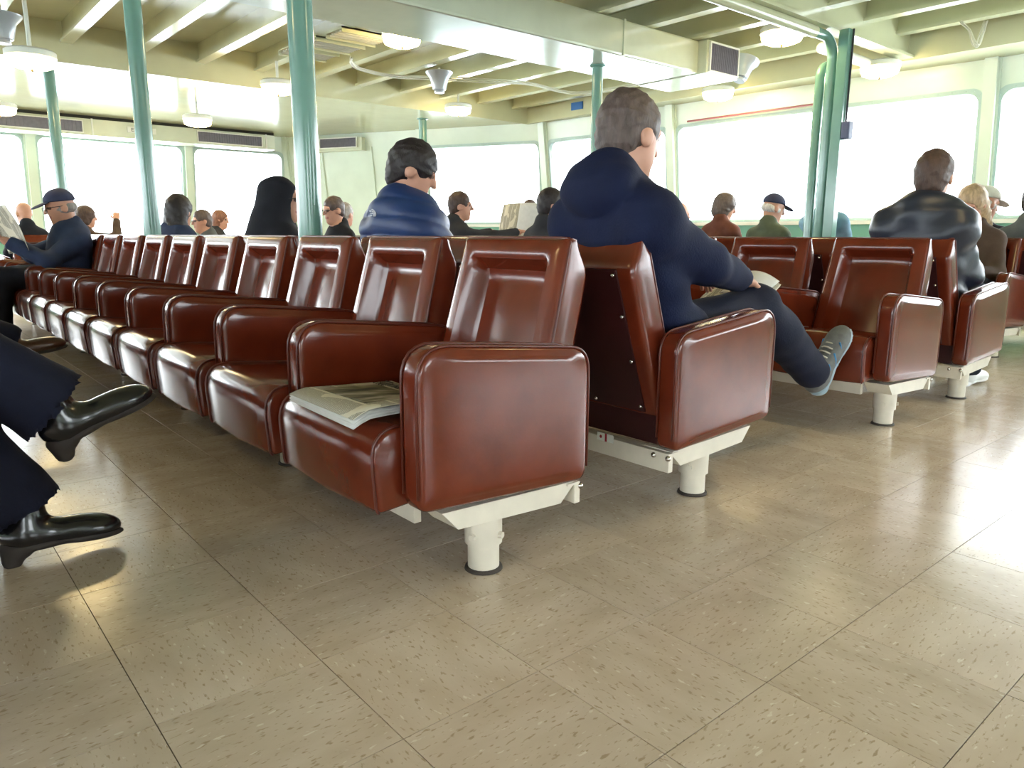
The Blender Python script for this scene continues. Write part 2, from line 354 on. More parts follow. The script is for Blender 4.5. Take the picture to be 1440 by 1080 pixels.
b = bmesh.new(); arc = [(0, .095, 0), (0, .095, 2.16)] + [(.1 * (1 - math.cos(t)), .095, 2.16 + .1 * math.sin(t)) for t in (math.pi / 2 * k / 6 for k in range(1, 7))] + [(.35, .095, 2.26)]
tube(b, arc, .04, 16); obj('short_pipe', b, 'teal', pb, True, 50)
b = bmesh.new(); box(b, -.042, .042, -.145, -.06, 0, 2.5, .006); obj('square_post', b, 'teal', pb)
b = bmesh.new(); tube(b, [(.02, -.155, 1.75), (.02, -.155, 2.5)], .008, 6); obj('cable', b, 'black', pb)
b = bmesh.new(); box(b, -.04, .04, -.215, -.145, 1.63, 1.77, .012); obj('switch_box', b, 'box', pb)
b = bmesh.new(); tube(b, [(6.5, 3.5, 2.44), (7.75, 3.5, 2.44)], .045, 14); o = obj('white_pipe', b, 'white', None, True, 50); tag(o, 'white pipe running under the ceiling beside the cross girder', 'pipe')

# ------------------------------------------------------------------ ceiling lights
def light(x, y, zb, ztop, label):
    t = thing('ceiling_light', label, 'ceiling light', (x, y, zb))
    b = bmesh.new(); lathe(b, [(.02, -.0), (.11, .004), (.155, .022), (.168, .05), (.168, .085)], 28); obj('diffuser', b, 'lamp', t, True, 60)
    b = bmesh.new(); lathe(b, [(.172, .08), (.18, .085), (.18, .125), (.16, .14), (.05, .145)], 28); obj('base_ring', b, 'white', t, True, 40)
    b = bmesh.new(); lathe(b, [(.004, -.022), (.011, -.018), (.009, -.006), (.014, 0)], 10); obj('finial', b, 'brass', t, True)
    if ztop - zb > .16:
        b = bmesh.new(); tube(b, [(0, 0, .14), (0, 0, ztop - zb)], .016, 8); obj('stem', b, 'white', t)
for x, y, zb, zt, lb in ((6.06, 3.62, 2.42, 2.66, 'round lit ceiling lamp beside the bent teal pipe'), (1.125, 7.17, 2.1, 2.66, 'round lit lamp hanging low on a long stem above the capped man'),
    (3.55, 8.1, 2.32, 2.66, 'round lit lamp by the ceiling edge behind the thick teal pole'), (3.4, 10.3, 2.2, 2.5, 'round lit lamp under the soffit before the far grilles'),
    (7.6, 5.3, 2.36, 2.5, 'round lit lamp just past the duct grille'), (3.87, 6.1, 2.5, 2.66, 'round lit lamp tucked behind the ventilation duct'),
    (6.16, 8.36, 2.4, 2.66, 'round lit lamp beside the grey bell speaker'), (1.33, 10.9, 2.2, 2.5, 'round lit lamp under the soffit above the bald man'),
    (7.55, 3.45, 2.33, 2.5, 'round lit lamp near the white pipe at the side wall'), (-1.5, 3.2, 2.42, 2.66, 'round lit lamp over the seats of the woman in black shoes'), (3.2, .6, 2.42, 2.66, 'round lit lamp over the open aisle before the seat rows')):
    light(x, y, zb, zt, lb)
def speaker(x, y, zb, zt, label, tilt=0):
    t = thing('bell_speaker', label, 'loudspeaker', (x, y, zb)); t.rotation_euler.y = tilt
    b = bmesh.new(); lathe(b, [(.03, -.03), (.075, -.02), (.085, .02), (.105, .10), (.15, .15), (.155, .165), (.12, .175)], 20); obj('horn', b, 'speaker', t, True, 50)
    b = bmesh.new(); lathe(b, [(.055, -.055), (.06, -.04), (.045, -.02)], 16); obj('cap', b, 'speaker', t, True, 50)
    b = bmesh.new(); tube(b, [(0, 0, .17), (0, 0, zt - zb)], .014, 8); obj('bracket', b, 'white', t)
speaker(5.06, 7.22, 2.45, 2.66, 'grey bell speaker hanging below the beams behind the ventilation duct')
sp_ = speaker(7.0, 4.62, 2.44, 2.66, 'grey bell speaker next to the duct grille', .35)
speaker(1.0, 7.5, 2.38, 2.66, 'grey bell speaker near the low lamp on a long stem')
# cables
def cables(name, pts, label, n=4, spread=.02, r=.007):
    b = bmesh.new()
    for k in range(n):
        o_ = Vector((rnd.uniform(-1, 1), rnd.uniform(-1, 1), rnd.uniform(-1, 1))) * spread
        P_ = [Vector(p) + o_ + Vector((rnd.uniform(-1, 1), rnd.uniform(-1, 1), rnd.uniform(-.6, .6))) * spread * .5 for p in pts]
        Q = []
        for i in range(len(P_) - 1):
            for t in range(6):
                t /= 6; a = P_[max(i - 1, 0)]; b_ = P_[i]; c = P_[i + 1]; d = P_[min(i + 2, len(P_) - 1)]
                Q.append(.5 * ((2 * b_) + (c - a) * t + (2 * a - 5 * b_ + 4 * c - d) * t * t + (3 * b_ - a - 3 * c + d) * t ** 3))
        Q.append(P_[-1]); tube(b, Q, r, 6)
    o = obj(name, b, 'cable', None, True); tag(o, label, 'cables'); return o
cables('cable_bundle', [(3.97, 7.22, 2.61), (4.05, 7.35, 2.60), (4.25, 7.5, 2.58), (4.75, 7.62, 2.60), (5.25, 7.56, 2.63), (5.74, 7.14, 2.60), (6.3, 7.1, 2.645), (7.0, 7.0, 2.60), (7.25, 6.2, 2.63), (7.3, 5.4, 2.65)], 'bundle of white cables sagging under the beams behind the duct', 5, .022)
cables('cable_loop', [(7.43, 2.74, 2.655), (7.48, 2.68, 2.58), (7.51, 2.645, 2.48), (7.53, 2.62, 2.455), (7.545, 2.60, 2.53), (7.55, 2.585, 2.655)], 'looped bunch of white cables hanging from the ceiling by the side windows', 6, .018, .006)
for k, (x, y) in enumerate(((3.45, 6.55), (3.42, 7.0), (3.38, 7.45))):
    t = thing('cable_tray', 'shallow grey cable tray under the ceiling behind the thick pole, %s from the duct' % ('first', 'second', 'third')[k], 'cable tray', (x, y, 2.56))
    b = bmesh.new(); box(b, -.02, .5, -.16, .16, .085, .1); box(b, -.02, .5, -.16, -.15, .05, .1); box(b, -.02, .5, .15, .16, .05, .1); obj('tray', b, 'ceil', t)
    b = bmesh.new()
    for j in range(7): tube(b, [(0, -.12 + .04 * j, .07 + .006 * (j % 2)), (.25, -.12 + .04 * j + rnd.uniform(-.01, .01), .075), (.48, -.12 + .04 * j, .07)], .009, 6)
    o = obj('cables', b, 'cable', t); o['kind'] = 'stuff'

# ================================================================== seats
def rrect(pts, rad, n=6):
    out = []
    K = len(pts)
    for i in range(K):
        a, c, d = Vector(pts[i - 1]), Vector(pts[i]), Vector(pts[(i + 1) % K]); r = rad[i]
        e1 = (a - c).normalized(); e2 = (d - c).normalized(); ang = e1.angle(e2); t = r / math.tan(ang / 2)
        p1 = c + e1 * t; p2 = c + e2 * t
        for k in range(n):
            q = k / (n - 1); m_ = (p1 * (1 - q) + p2 * q); w_ = c + (m_ - c) * 1.0
            # quadratic blend
            out.append((1 - q) ** 2 * p1 + 2 * q * (1 - q) * c + q * q * p2)
    return out
ARM_OUT = rrect([(-.694, .235), (-.694, .603), (-.179, .552), (-.179, .205)], [.035, .08, .07, .035], 7)
def inset(poly, d):
    c = sum(poly, Vector((0, 0))) / len(poly); K = len(poly); out = []
    for i in range(K):
        t = (poly[(i + 1) % K] - poly[i - 1]); nrm = Vector((t.y, -t.x)).normalized()
        if nrm.dot(c - poly[i]) < 0: nrm = -nrm
        out.append(poly[i] + nrm * d)
    return out
def arm_mesh():
    bm = bmesh.new(); secs = [(.000, .020), (.0015, .009), (.007, .002), (.016, 0), (.054, 0), (.063, .002), (.0685, .009), (.070, .020)]
    rings = []
    for y, d in secs: rings.append([bm.verts.new((p.x, y, p.y)) for p in inset(ARM_OUT, d)])
    K = len(ARM_OUT)
    for A, B in zip(rings, rings[1:]):
        for k in range(K): bm.faces.new((A[k], A[(k + 1) % K], B[(k + 1) % K], B[k]))
    for R_, y in ((rings[0], -.004), (rings[-1], .074)):
        sg = -1 if y < 0 else 1; c = bm.verts.new((-.436, (0 if y < 0 else .07) + sg * .0045, .40)); prev = R_
        for f_ in (.88, .8, .7, .55, .35, .15):
            I = [bm.verts.new((-.436 + (p.x + .436) * f_, (0 if y < 0 else .07) + sg * .0045 * (1 - f_ ** 6), .40 + (p.y - .40) * f_)) for p in ARM_OUT]
            for k in range(K): bm.faces.new((prev[k], prev[(k + 1) % K], I[(k + 1) % K], I[k]))
            prev = I
        for k in range(K): bm.faces.new((prev[k], prev[(k + 1) % K], c))
    return bm
def arm_piping(y):
    bm = bmesh.new()
    if True:
        pts = [(p.x, y, p.y) for p in inset(ARM_OUT, -.0005)][6:-6]
        tube(bm, pts, .0035, 6)
    return bm
BH, BZ0 = .518, .325
def bw(v): return .243 - .024 * v
BN = Vector((-1, 0, .28)).normalized(); BU = Vector((.28, 0, 1)).normalized()
def bpos(u, v, off):  # off along the outward front normal
    return Vector((-.302, .3215 + u * bw(v), BZ0)) + BU * (v * BH) + BN * off
def sm(a, b, x): t = max(0, min(1, (x - a) / (b - a))); return t * t * (3 - 2 * t)
def fh(u, v):
    d = min((1 - abs(u)) * bw(v), (1 - v) * BH)
    h = -.016 * (1 - math.sqrt(max(0, 1 - (1 - min(1, d / .016)) ** 2)))
    h += .006 * sm(.0, .04, d) - .066 * sm(.055, .092, d)
    if d > .092: h += .014 * sm(.092, .2, d)
    return h
def rh(u, v):
    d = min((1 - abs(u)) * bw(v), (1 - v) * BH)
    return .100 - .018 * (1 - math.sqrt(max(0, 1 - (1 - min(1, d / .02)) ** 2))) - .05 * sm(.84, 1.0, v)
US = sorted(set([-1, -.985, -.96, -.93, -.88, -.82, -.76, -.70, -.65, -.61, -.57, -.4, -.2, 0])); US = US + [-u for u in US[-2::-1]]
VS = [0, .1, .25, .4, .55, .68, .76, .80, .84, .88, .905, .93, .955, .975, .99, 1.0]
def back_mesh():
    bm = bmesh.new()
    F = [[bm.verts.new(bpos(u, v, fh(u, v))) for u in US] for v in VS]; R_ = [[bm.verts.new(bpos(u, v, -rh(u, v))) for u in US] for v in VS]
    for G in (F, R_):
        for j in range(len(VS) - 1):
            for i in range(len(US) - 1): bm.faces.new((G[j][i], G[j][i + 1], G[j + 1][i + 1], G[j + 1][i]))
    for j in range(len(VS) - 1):
        for i in (0, len(US) - 1): bm.faces.new((F[j][i], F[j + 1][i], R_[j + 1][i], R_[j][i]))
    for i in range(len(US) - 1):
        bm.faces.new((F[-1][i], F[-1][i + 1], R_[-1][i + 1], R_[-1][i])); bm.faces.new((F[0][i], R_[0][i], R_[0][i + 1], F[0][i + 1]))
    return bm
def back_piping():
    bm = bmesh.new(); e = .992
    for off in (-.012,):
        pts = [bpos(-e, v, off) for v in VS[1:-2]] + [bpos(-e + .03, .997, off)] + [bpos(u, .999, off) for u in (-.8, -.4, 0, .4, .8)] + [bpos(e - .03, .997, off)] + [bpos(e, v, off) for v in VS[-3:0:-1]]
        tube(bm, pts, .0038, 6)
    return bm
def seat_mesh():
    # side profile in (x, z), swept across y with rounded edges
    prof = rrect([(-.752, .225), (-.765, .425), (-.30, .385), (-.30, .26)], [.02, .075, .03, .02], 8)
    bm = bmesh.new(); y0, y1 = .077, .566; rings = []
    secs = [(y0, .012), (y0 + .004, .004), (y0 + .014, 0), (y0 + .12, -.004), ((y0 + y1) / 2, -.008), (y1 - .12, -.004), (y1 - .014, 0), (y1 - .004, .004), (y1, .012)]
    for y, d in secs: rings.append([bm.verts.new((p.x, y, p.y)) for p in inset(prof, d)])
    K = len(prof)
    for A, B in zip(rings, rings[1:]):
        for k in range(K): bm.faces.new((A[k], A[(k + 1) % K], B[(k + 1) % K], B[k]))
    bm.faces.new(rings[0]); bm.faces.new(rings[-1])
    return bm
def seat_piping(y):
    prof = rrect([(-.752, .225), (-.765, .425), (-.30, .385), (-.30, .26)], [.02, .075, .03, .02], 8); bm = bmesh.new()
    tube(bm, [(p.x, y, p.y) for p in inset(prof, .0)][3:22], .0038, 6)
    return bm
def panel_mesh():
    bm = bmesh.new(); vs4 = [(-.80, .015), (.80, .015), (.74, .87), (-.74, .87)]
    a = [bm.verts.new(bpos(u, v, -.099)) for u, v in vs4]; c = [bm.verts.new(bpos(u, v, -.106)) for u, v in vs4]
    bm.faces.new(a); bm.faces.new(c[::-1])
    for i in range(4): bm.faces.new((a[i], a[(i + 1) % 4], c[(i + 1) % 4], c[i]))
    return bm
def screw_mesh():
    bm = bmesh.new(); bmesh.ops.create_icosphere(bm, subdivisions=2, radius=.0065); return bm
def make_seat():
    s = thing('passenger_seat', 'brown seat', 'seat')
    a = obj('armrest', arm_mesh(), 'vinyl', s, True, 50); [obj('piping', arm_piping(y), 'pipe_vinyl', a, True) for y in (.006, .064)]
    b = obj('backrest', back_mesh(), 'vinyl', s, True, 40); obj('piping', back_piping(), 'pipe_vinyl', b, True)
    c = obj('seat_cushion', seat_mesh(), 'vinyl', s, True, 50); [obj('piping', seat_piping(y), 'pipe_vinyl', c, True) for y in (.083, .560)]
    p = obj('back_panel', panel_mesh(), 'panel', s)
    q_ = bmesh.new(); box(q_, -.232, -.222, .078, .566, .205, .31, .002); obj('rear_skirt', q_, 'panel', s)
    s0 = None
    for u, v in ((-.76, .05), (.76, .05), (-.74, .33), (.74, .33), (-.72, .60), (.72, .60), (-.69, .84), (.69, .84), (0, .84), (0, .04)):
        if s0 is None: s0 = obj('screw', screw_mesh(), 'chrome', p, True); o = s0
        else: o = s0.copy(); COL.objects.link(o); o.parent = p
        o.location = bpos(u, v, -.107)
    return s
PITCH = .573
SEAT0 = make_seat(); used = [False]
ORD = ['first', 'second', 'third', 'fourth', 'fifth', 'sixth', 'seventh', 'eighth', 'ninth', 'tenth', 'eleventh', 'twelfth']
def put_seat(x, y, rz, label, group, end_arm=None):
    s = SEAT0 if not used[0] else copy_tree(SEAT0); used[0] = True
    s.location = (x, y, 0); s.rotation_euler.z = rz; s['label'] = label
    if group: s['group'] = group
    elif 'group' in s: del s['group']
    if end_arm is not None:
        a = next(c for c in s.children if c.name.startswith('armrest')); e = copy_tree(a, s); e.location.y = end_arm; e.name = 'end_armrest'
    return s
def leg_parts():
    f = thing('bench_frame', 'frame', 'bench frame')
    return f
LEGM = {}
def make_frame(x, y, face, n, label, step=2):
    fr = thing('bench_frame', label, 'bench frame', (x, y, 0), 0 if face < 0 else math.pi)
    L = n * PITCH + .07
    sgn = 1
    b = bmesh.new(); box(b, -.205, -.185, .02, L - .02, .140, .198, .002); box(b, -.23, -.205, .02, L - .02, .192, .198); obj('rear_rail', b, 'cream', fr)
    b = bmesh.new(); box(b, -.62, -.60, .14, L - .14, .155, .205, .002); obj('front_rail', b, 'cream', fr)
    ks = list(range(0, n + 1, step))
    for i, k in enumerate(ks):
        y_ = k * PITCH
        yb = y_ + .03 if face < 0 or True else y_
        if face > 0: near = L - (k * PITCH) - .07; yc = near + .07 - .11 + .0; yb0, yb1 = near - .06, near + .045
        else: yc = y_ + .11; yb0, yb1 = y_ + .025, y_ + .13
        if i == len(ks) - 1 and face < 0: yc = y_ - .03; yb0, yb1 = y_ - .06, y_ + .045
        if i == len(ks) - 1 and face > 0: yc = near + .11; yb0, yb1 = near + .025, near + .13
        b = bmesh.new()
        prof = [(-.62, .214), (-.575, .165), (-.25, .150), (-.206, .19), (-.206, .200)]
        A = [b.verts.new((px_, yb0, pz)) for px_, pz in prof]; B = [b.verts.new((px_, yb1, pz)) for px_, pz in prof]
        b.faces.new(A); b.faces.new(B[::-1])
        for q in range(5): b.faces.new((A[q], B[q], B[(q + 1) % 5], A[(q + 1) % 5]))
        obj('cross_bracket', b, 'cream', fr)
        if not LEGM:
            b = bmesh.new(); lathe(b, [(.040, 0), (.040, .075)], 22); lathe(b, [(.0475, .072), (.0475, .168)], 22); LEGM['leg'] = obj('leg', b, 'cream', None, True, 40).data
            b = bmesh.new(); lathe(b, [(.049, -.001), (.047, .006), (.041, .008)], 22); LEGM['ring'] = obj('ring', b, 'rubber', None, True).data
            b = bmesh.new(); tube(b, [(0, 0, 0), (0, 0, .012)], .009, 6); LEGM['bolt'] = obj('bolt', b, 'cream').data
            for nm in ('leg', 'ring', 'bolt'): bpy.data.objects.remove(bpy.data.objects[nm])
        lg = link('leg', LEGM['leg'], None, fr); lg.location = (-.436, yc, 0)
        rg = link('floor_ring', LEGM['ring'], None, lg)
        for a in (math.radians(200), math.radians(290), math.radians(20)):
            bo = link('bolt', LEGM['bolt'], None, lg); bo.location = (.044 * math.cos(a), .044 * math.sin(a), .098); bo.rotation_euler = (0, math.pi / 2, a)
    b = bmesh.new()
    for y_ in ((.075, .022), (L - .075, L - .022)):
        for q in y_: bmesh.ops.create_icosphere(b, subdivisions=2, radius=.009, matrix=Matrix.Translation((-.184, q, .185)))
    obj('rail_bolts', b, 'chrome', fr, True)
    return fr
def row(mid, y0, face, n, desc, group):
    for k in range(n):
        lb = 'brown seat, %s from aisle, %s' % (ORD[k], desc)
        if face < 0: put_seat(mid, y0 + k * PITCH, 0, lb, group, end_arm=(PITCH if k == n - 1 else None))
        else: put_seat(mid, y0 + .07 + (k + 1) * PITCH, math.pi, lb, group, end_arm=(PITCH if k == 0 else None))
    make_frame(mid, y0 if face < 0 else y0 + .07 + n * PITCH, face, n, 'cream steel frame and legs under the %s' % desc)
NS = 12
YA, YE, YF = 1.265, 1.62, 1.36
row(1.514, YA, -1, NS, 'row with the folded newspaper', 'seats of the newspaper row')
row(1.514, YA, 1, NS, 'row where the man in the navy hoodie sits', 'seats of the hoodie row')
row(3.80, YA, -1, NS, 'row facing the man in the navy hoodie', 'seats facing the hoodie row')
row(3.80, YA, 1, NS, 'row where the man in the black jacket sits', 'seats of the black jacket row')
row(6.35, YE, -1, NS, 'row facing the man in the black jacket', 'seats facing the black jacket row')
row(6.35, YF, 1, NS, 'row beside the side windows', 'seats beside the side windows')
row(-.83, YA, 1, NS, 'row where the woman in black shoes sits', 'seats of the black shoe row')

# small flag sticker under the hoodie row
st = thing('flag_sticker', 'small white label with red bands stuck on the steel rail under the seats', 'sticker', (1.698, 1.50, .184))
b = bmesh.new(); box(b, -.001, .0, 0, .07, 0, .026); obj('label_paper', b, 'white', st)
b = bmesh.new(); box(b, -.0016, -.001, .028, .036, 0, .026); bmesh.ops.create_icosphere(b, subdivisions=1, radius=.006, matrix=Matrix.Translation((-.001, .054, .013)) @ Matrix.Diagonal((.1, 1, 1, 1))); obj('red_mark', b, mat('flag_red', (150, 30, 44), .5), st)

# ================================================================== people: smooth-union distance fields turned into one continuous skin
V3 = lambda *a: np.array(a, float)
def cap(p0, r0, p1, r1, m=0, k=.025): return ('c', V3(*p0), float(r0), V3(*p1), float(r1), m, k)
def ell(c, r, m=0, k=.025, R=None): return ('e', V3(*c), V3(*r), R, None, m, k)
def prim_d(p, X):
    if p[0] == 'c':
        a, ra, b, rb = p[1:5]; ab = b - a; L2 = max(ab @ ab, 1e-9); t = np.clip(((X - a) @ ab) / L2, 0, 1)
        return np.linalg.norm(X - a - t[..., None] * ab, axis=-1) - (ra + (rb - ra) * t)
    Y = X - p[1]
    if p[3] is not None: Y = Y @ p[3]
    q = Y / p[2]; k0 = np.linalg.norm(q, axis=-1); k1 = np.linalg.norm(q / p[2], axis=-1)
    return np.where(k1 < 1e-9, -p[2].min(), k0 * (k0 - 1) / np.maximum(k1, 1e-9))
def wrinkle(X, amp, fr=28.0, seed=0):
    a = np.sin(X[..., 0] * fr + 2.1 * np.sin(X[..., 2] * fr * .7 + seed)) * np.sin(X[..., 2] * fr * 1.3 + X[..., 1] * fr * .6 + seed) + .6 * np.sin(X[..., 1] * fr * 1.1 - X[..., 2] * fr * .9 + 1.7 * seed)
    return amp * a
def sdf_mesh(prims, h, cuts=(), wr=0.0, fr=28.0, seed=0.0, quilt=0.0):
    mn = np.full(3, 1e9); mx = -mn
    for p in prims:
        if p[0] == 'c':
            for c, r in ((p[1], p[2]), (p[3], p[4])): mn = np.minimum(mn, c - r); mx = np.maximum(mx, c + r)
        else: mn = np.minimum(mn, p[1] - p[2].max()); mx = np.maximum(mx, p[1] + p[2].max())
    mn = mn - .05; mx = mx + .05; n = np.ceil((mx - mn) / h).astype(int) + 1
    ax = [mn[i] + h * np.arange(n[i]) for i in range(3)]; D = np.full(n, .2)
    for p in prims:
        if p[0] == 'c': lo = np.minimum(p[1] - p[2], p[3] - p[4]); hi = np.maximum(p[1] + p[2], p[3] + p[4])
        else: lo = p[1] - p[2].max(); hi = p[1] + p[2].max()
        i0 = np.maximum(0, ((lo - .045 - mn) / h).astype(int)); i1 = np.minimum(n, ((hi + .045 - mn) / h).astype(int) + 2)
        sl = tuple(slice(a, b) for a, b in zip(i0, i1)); X = np.stack(np.meshgrid(ax[0][sl[0]], ax[1][sl[1]], ax[2][sl[2]], indexing='ij'), -1)
        d = prim_d(p, X); o = D[sl]; k = p[6]; hh = np.clip(.5 + .5 * (o - d) / k, 0, 1); D[sl] = o * (1 - hh) + d * hh - k * hh * (1 - hh)
    if cuts or wr:
        X = np.stack(np.meshgrid(*ax, indexing='ij'), -1)
        if wr: D = D + wrinkle(X, wr, fr, seed)
        if quilt: D = D - quilt * (np.abs(np.sin((X[..., 2] + .25 * X[..., 0]) * math.pi / .085)) ** .6 - .5)
        for c in cuts:
            if c[0] == 'plane': D = np.maximum(D, (X - V3(*c[1])) @ V3(*c[2]))        # removes the side the normal points to
            else: D = np.maximum(D, -prim_d(c[1], X))
    S = D < 0; acc = np.zeros(tuple(n - 1) + (3,)); cnt = np.zeros(tuple(n - 1))
    cells = tuple(slice(0, -1) for _ in range(3))
    idx = np.indices(tuple(n - 1)).transpose(1, 2, 3, 0)
    for axis in range(3):
        o1, o2 = [a for a in range(3) if a != axis]
        for da in (0, 1):
            for db in (0, 1):
                s0 = [slice(0, -1)] * 3; s1 = [slice(0, -1)] * 3
                s0[o1] = s1[o1] = slice(da, n[o1] - 1 + da); s0[o2] = s1[o2] = slice(db, n[o2] - 1 + db); s1[axis] = slice(1, None)
                a = D[tuple(s0)]; b = D[tuple(s1)]; m_ = (a < 0) != (b < 0); t = np.where(m_, a / np.where(m_, a - b, 1), 0)
                pos = np.zeros(acc.shape); pos[..., axis] = t; pos[..., o1] = da; pos[..., o2] = db
                acc += pos * m_[..., None]; cnt += m_
    mask = cnt > 0; vid = -np.ones(mask.shape, int); vid[mask] = np.arange(mask.sum())
    V = (idx[mask] + acc[mask] / cnt[mask][:, None]) * h + mn; F = []
    for axis in range(3):
        o1, o2 = (axis + 1) % 3, (axis + 2) % 3
        s0 = [slice(None)] * 3; s1 = [slice(None)] * 3; s0[axis] = slice(0, -1); s1[axis] = slice(1, None)
        ch = S[tuple(s0)] != S[tuple(s1)]; ins = S[tuple(s0)]
        I = np.argwhere(ch); I = I[(I[:, o1] > 0) & (I[:, o2] > 0) & (I[:, o1] < n[o1] - 1) & (I[:, o2] < n[o2] - 1)]
        if not len(I): continue
        e1 = np.zeros(3, int); e1[o1] = 1; e2 = np.zeros(3, int); e2[o2] = 1
        g = lambda J: vid[J[:, 0], J[:, 1], J[:, 2]]
        Q = np.stack([g(I - e1 - e2), g(I - e2), g(I), g(I - e1)], 1); fl = ~ins[I[:, 0], I[:, 1], I[:, 2]]; Q[fl] = Q[fl][:, ::-1]; F.append(Q)
    F = np.concatenate(F); return V, F[(F >= 0).all(1)]
def join(parts):
    Vs, Fs, o = [], [], 0
    for V, F in parts: Vs.append(V); Fs.append(F + o); o += len(V)
    return np.concatenate(Vs), np.concatenate(Fs)
def np_obj(name, V, F, mats, parent=None, prims=None):
    me = bpy.data.meshes.new(name); me.from_pydata(V.tolist(), [], F.tolist()); o = link(name, me, mats, parent, True)
    if prims is not None and len(me.materials) > 1:
        c = V[F].mean(1); best = np.full(len(c), 1e9); mi = np.zeros(len(c), int)
        for p in prims:
            d = prim_d(p, c); q = d < best; best[q] = d[q]; mi[q] = p[5]
        me.polygons.foreach_set('material_index', mi.tolist())
    return o
M['skin'] = mat('skin', (196, 146, 124), .5, var=.06, scale=20); M['lip'] = mat('lips', (170, 104, 96), .5); M['eye'] = mat('eyes', (92, 68, 60), .3)
def cloth(name, rgb, rough=.85, var=.15, bump=.25, bs=160, spec=.25, sheen=0.0): return mat(name, rgb, rough, var=var, scale=12, bump=bump, bscale=bs, spec=spec, sheen=sheen)
def Rz(a): c, s_ = math.cos(a), math.sin(a); return np.array([[c, -s_, 0], [s_, c, 0], [0, 0, 1]])
def Ry(a): c, s_ = math.cos(a), math.sin(a); return np.array([[c, 0, s_], [0, 1, 0], [-s_, 0, c]])
def hand_prims(wrist, elbow, side, curl=.7, palm_dir=None):
    w_ = V3(*wrist); d = w_ - V3(*elbow); d /= np.linalg.norm(d); z = V3(0, 0, 1) if abs(d[2]) < .9 else V3(1, 0, 0)
    l = np.cross(z, d); l /= np.linalg.norm(l); u = np.cross(d, l); pr = [cap(w_ - d * .05, .027, w_, .026, 0, .02), cap(w_, .026, w_ + d * .03, .03, 0, .02)]
    pr.append(ell(w_ + d * .055, (.047, .040, .018), 0, .012, np.stack([d, l, u], 1)))
    for i, (off, ln) in enumerate(((.030, .068), (.010, .078), (-.011, .072), (-.031, .055))):
        b0 = w_ + d * .092 + l * off; m1 = b0 + (d * math.cos(curl * .5) - u * math.sin(curl * .5)) * ln * .5; m2 = m1 + (d * math.cos(curl * 1.5) - u * math.sin(curl * 1.5)) * ln * .5
        pr += [cap(b0 - d * .02, .0095, m1, .0085, 0, .006), cap(m1, .0085, m2, .007, 0, .006)]
    t0 = w_ + d * .03 + l * .034 * side; t1 = t0 + d * .035 + l * .022 * side - u * .012; t2 = t1 + d * .032 + l * .002 * side - u * .012
    pr += [cap(w_ + d * .02 + l * .012 * side, .015, t1, .011, 0, .01), cap(t1, .011, t2, .0085, 0, .006)]
    return pr
def shoe_prims(ankle, toe_dir, up_dir, k=1.0):
    a = V3(*ankle); t = V3(*toe_dir); t /= np.linalg.norm(t); u = V3(*up_dir); u = u - t * (u @ t); u /= np.linalg.norm(u); l = np.cross(u, t); Rm = np.stack([t, l, u], 1)
    b = a - u * .085
    up_ = [cap(a + u * .01, .044, a - u * .045, .042, 0, .03), ell(b + t * .0 + u * .035, (.062, .040, .042), 0, .03, Rm), ell(b + t * .10 + u * .030, (.085, .043, .036), 0, .03, Rm), ell(b + t * .165 + u * .024, (.052, .042, .028), 0, .03, Rm)]
    sole = [ell(b + t * .0 + u * .004, (.062, .040, .014), 0, .01, Rm), ell(b + t * .08 + u * .006, (.09, .037, .011), 0, .02, Rm), ell(b + t * .16 + u * .006, (.062, .044, .012), 0, .02, Rm)]
    heel = [ell(b - t * .022 - u * .010, (.034, .034, .020), 0, .01, Rm)]
    if k != 1.0:
        S_ = lambda p: (p[0], a + (p[1] - a) * k, p[2] * k, (a + (p[3] - a) * k) if p[0] == 'c' else p[3], p[4] * k if p[0] == 'c' else None, p[5], p[6])
        up_, sole, heel = [[S_(p) for p in L_] for L_ in (up_, sole, heel)]
    return up_, sole, heel, (b, t, l, u)
def ik(s_, w_, l1=.29, l2=.265, hint=V3(0, 0, -1)):
    s_, w_ = V3(*s_), V3(*w_); d = w_ - s_; D_ = min(np.linalg.norm(d), l1 + l2 - .005); d = d / np.linalg.norm(d); w2 = s_ + d * D_
    a = (l1 * l1 - l2 * l2 + D_ * D_) / (2 * D_); h_ = math.sqrt(max(0, l1 * l1 - a * a)); p = hint - d * (hint @ d); p /= max(np.linalg.norm(p), 1e-6)
    return s_ + d * a + p * h_, w2
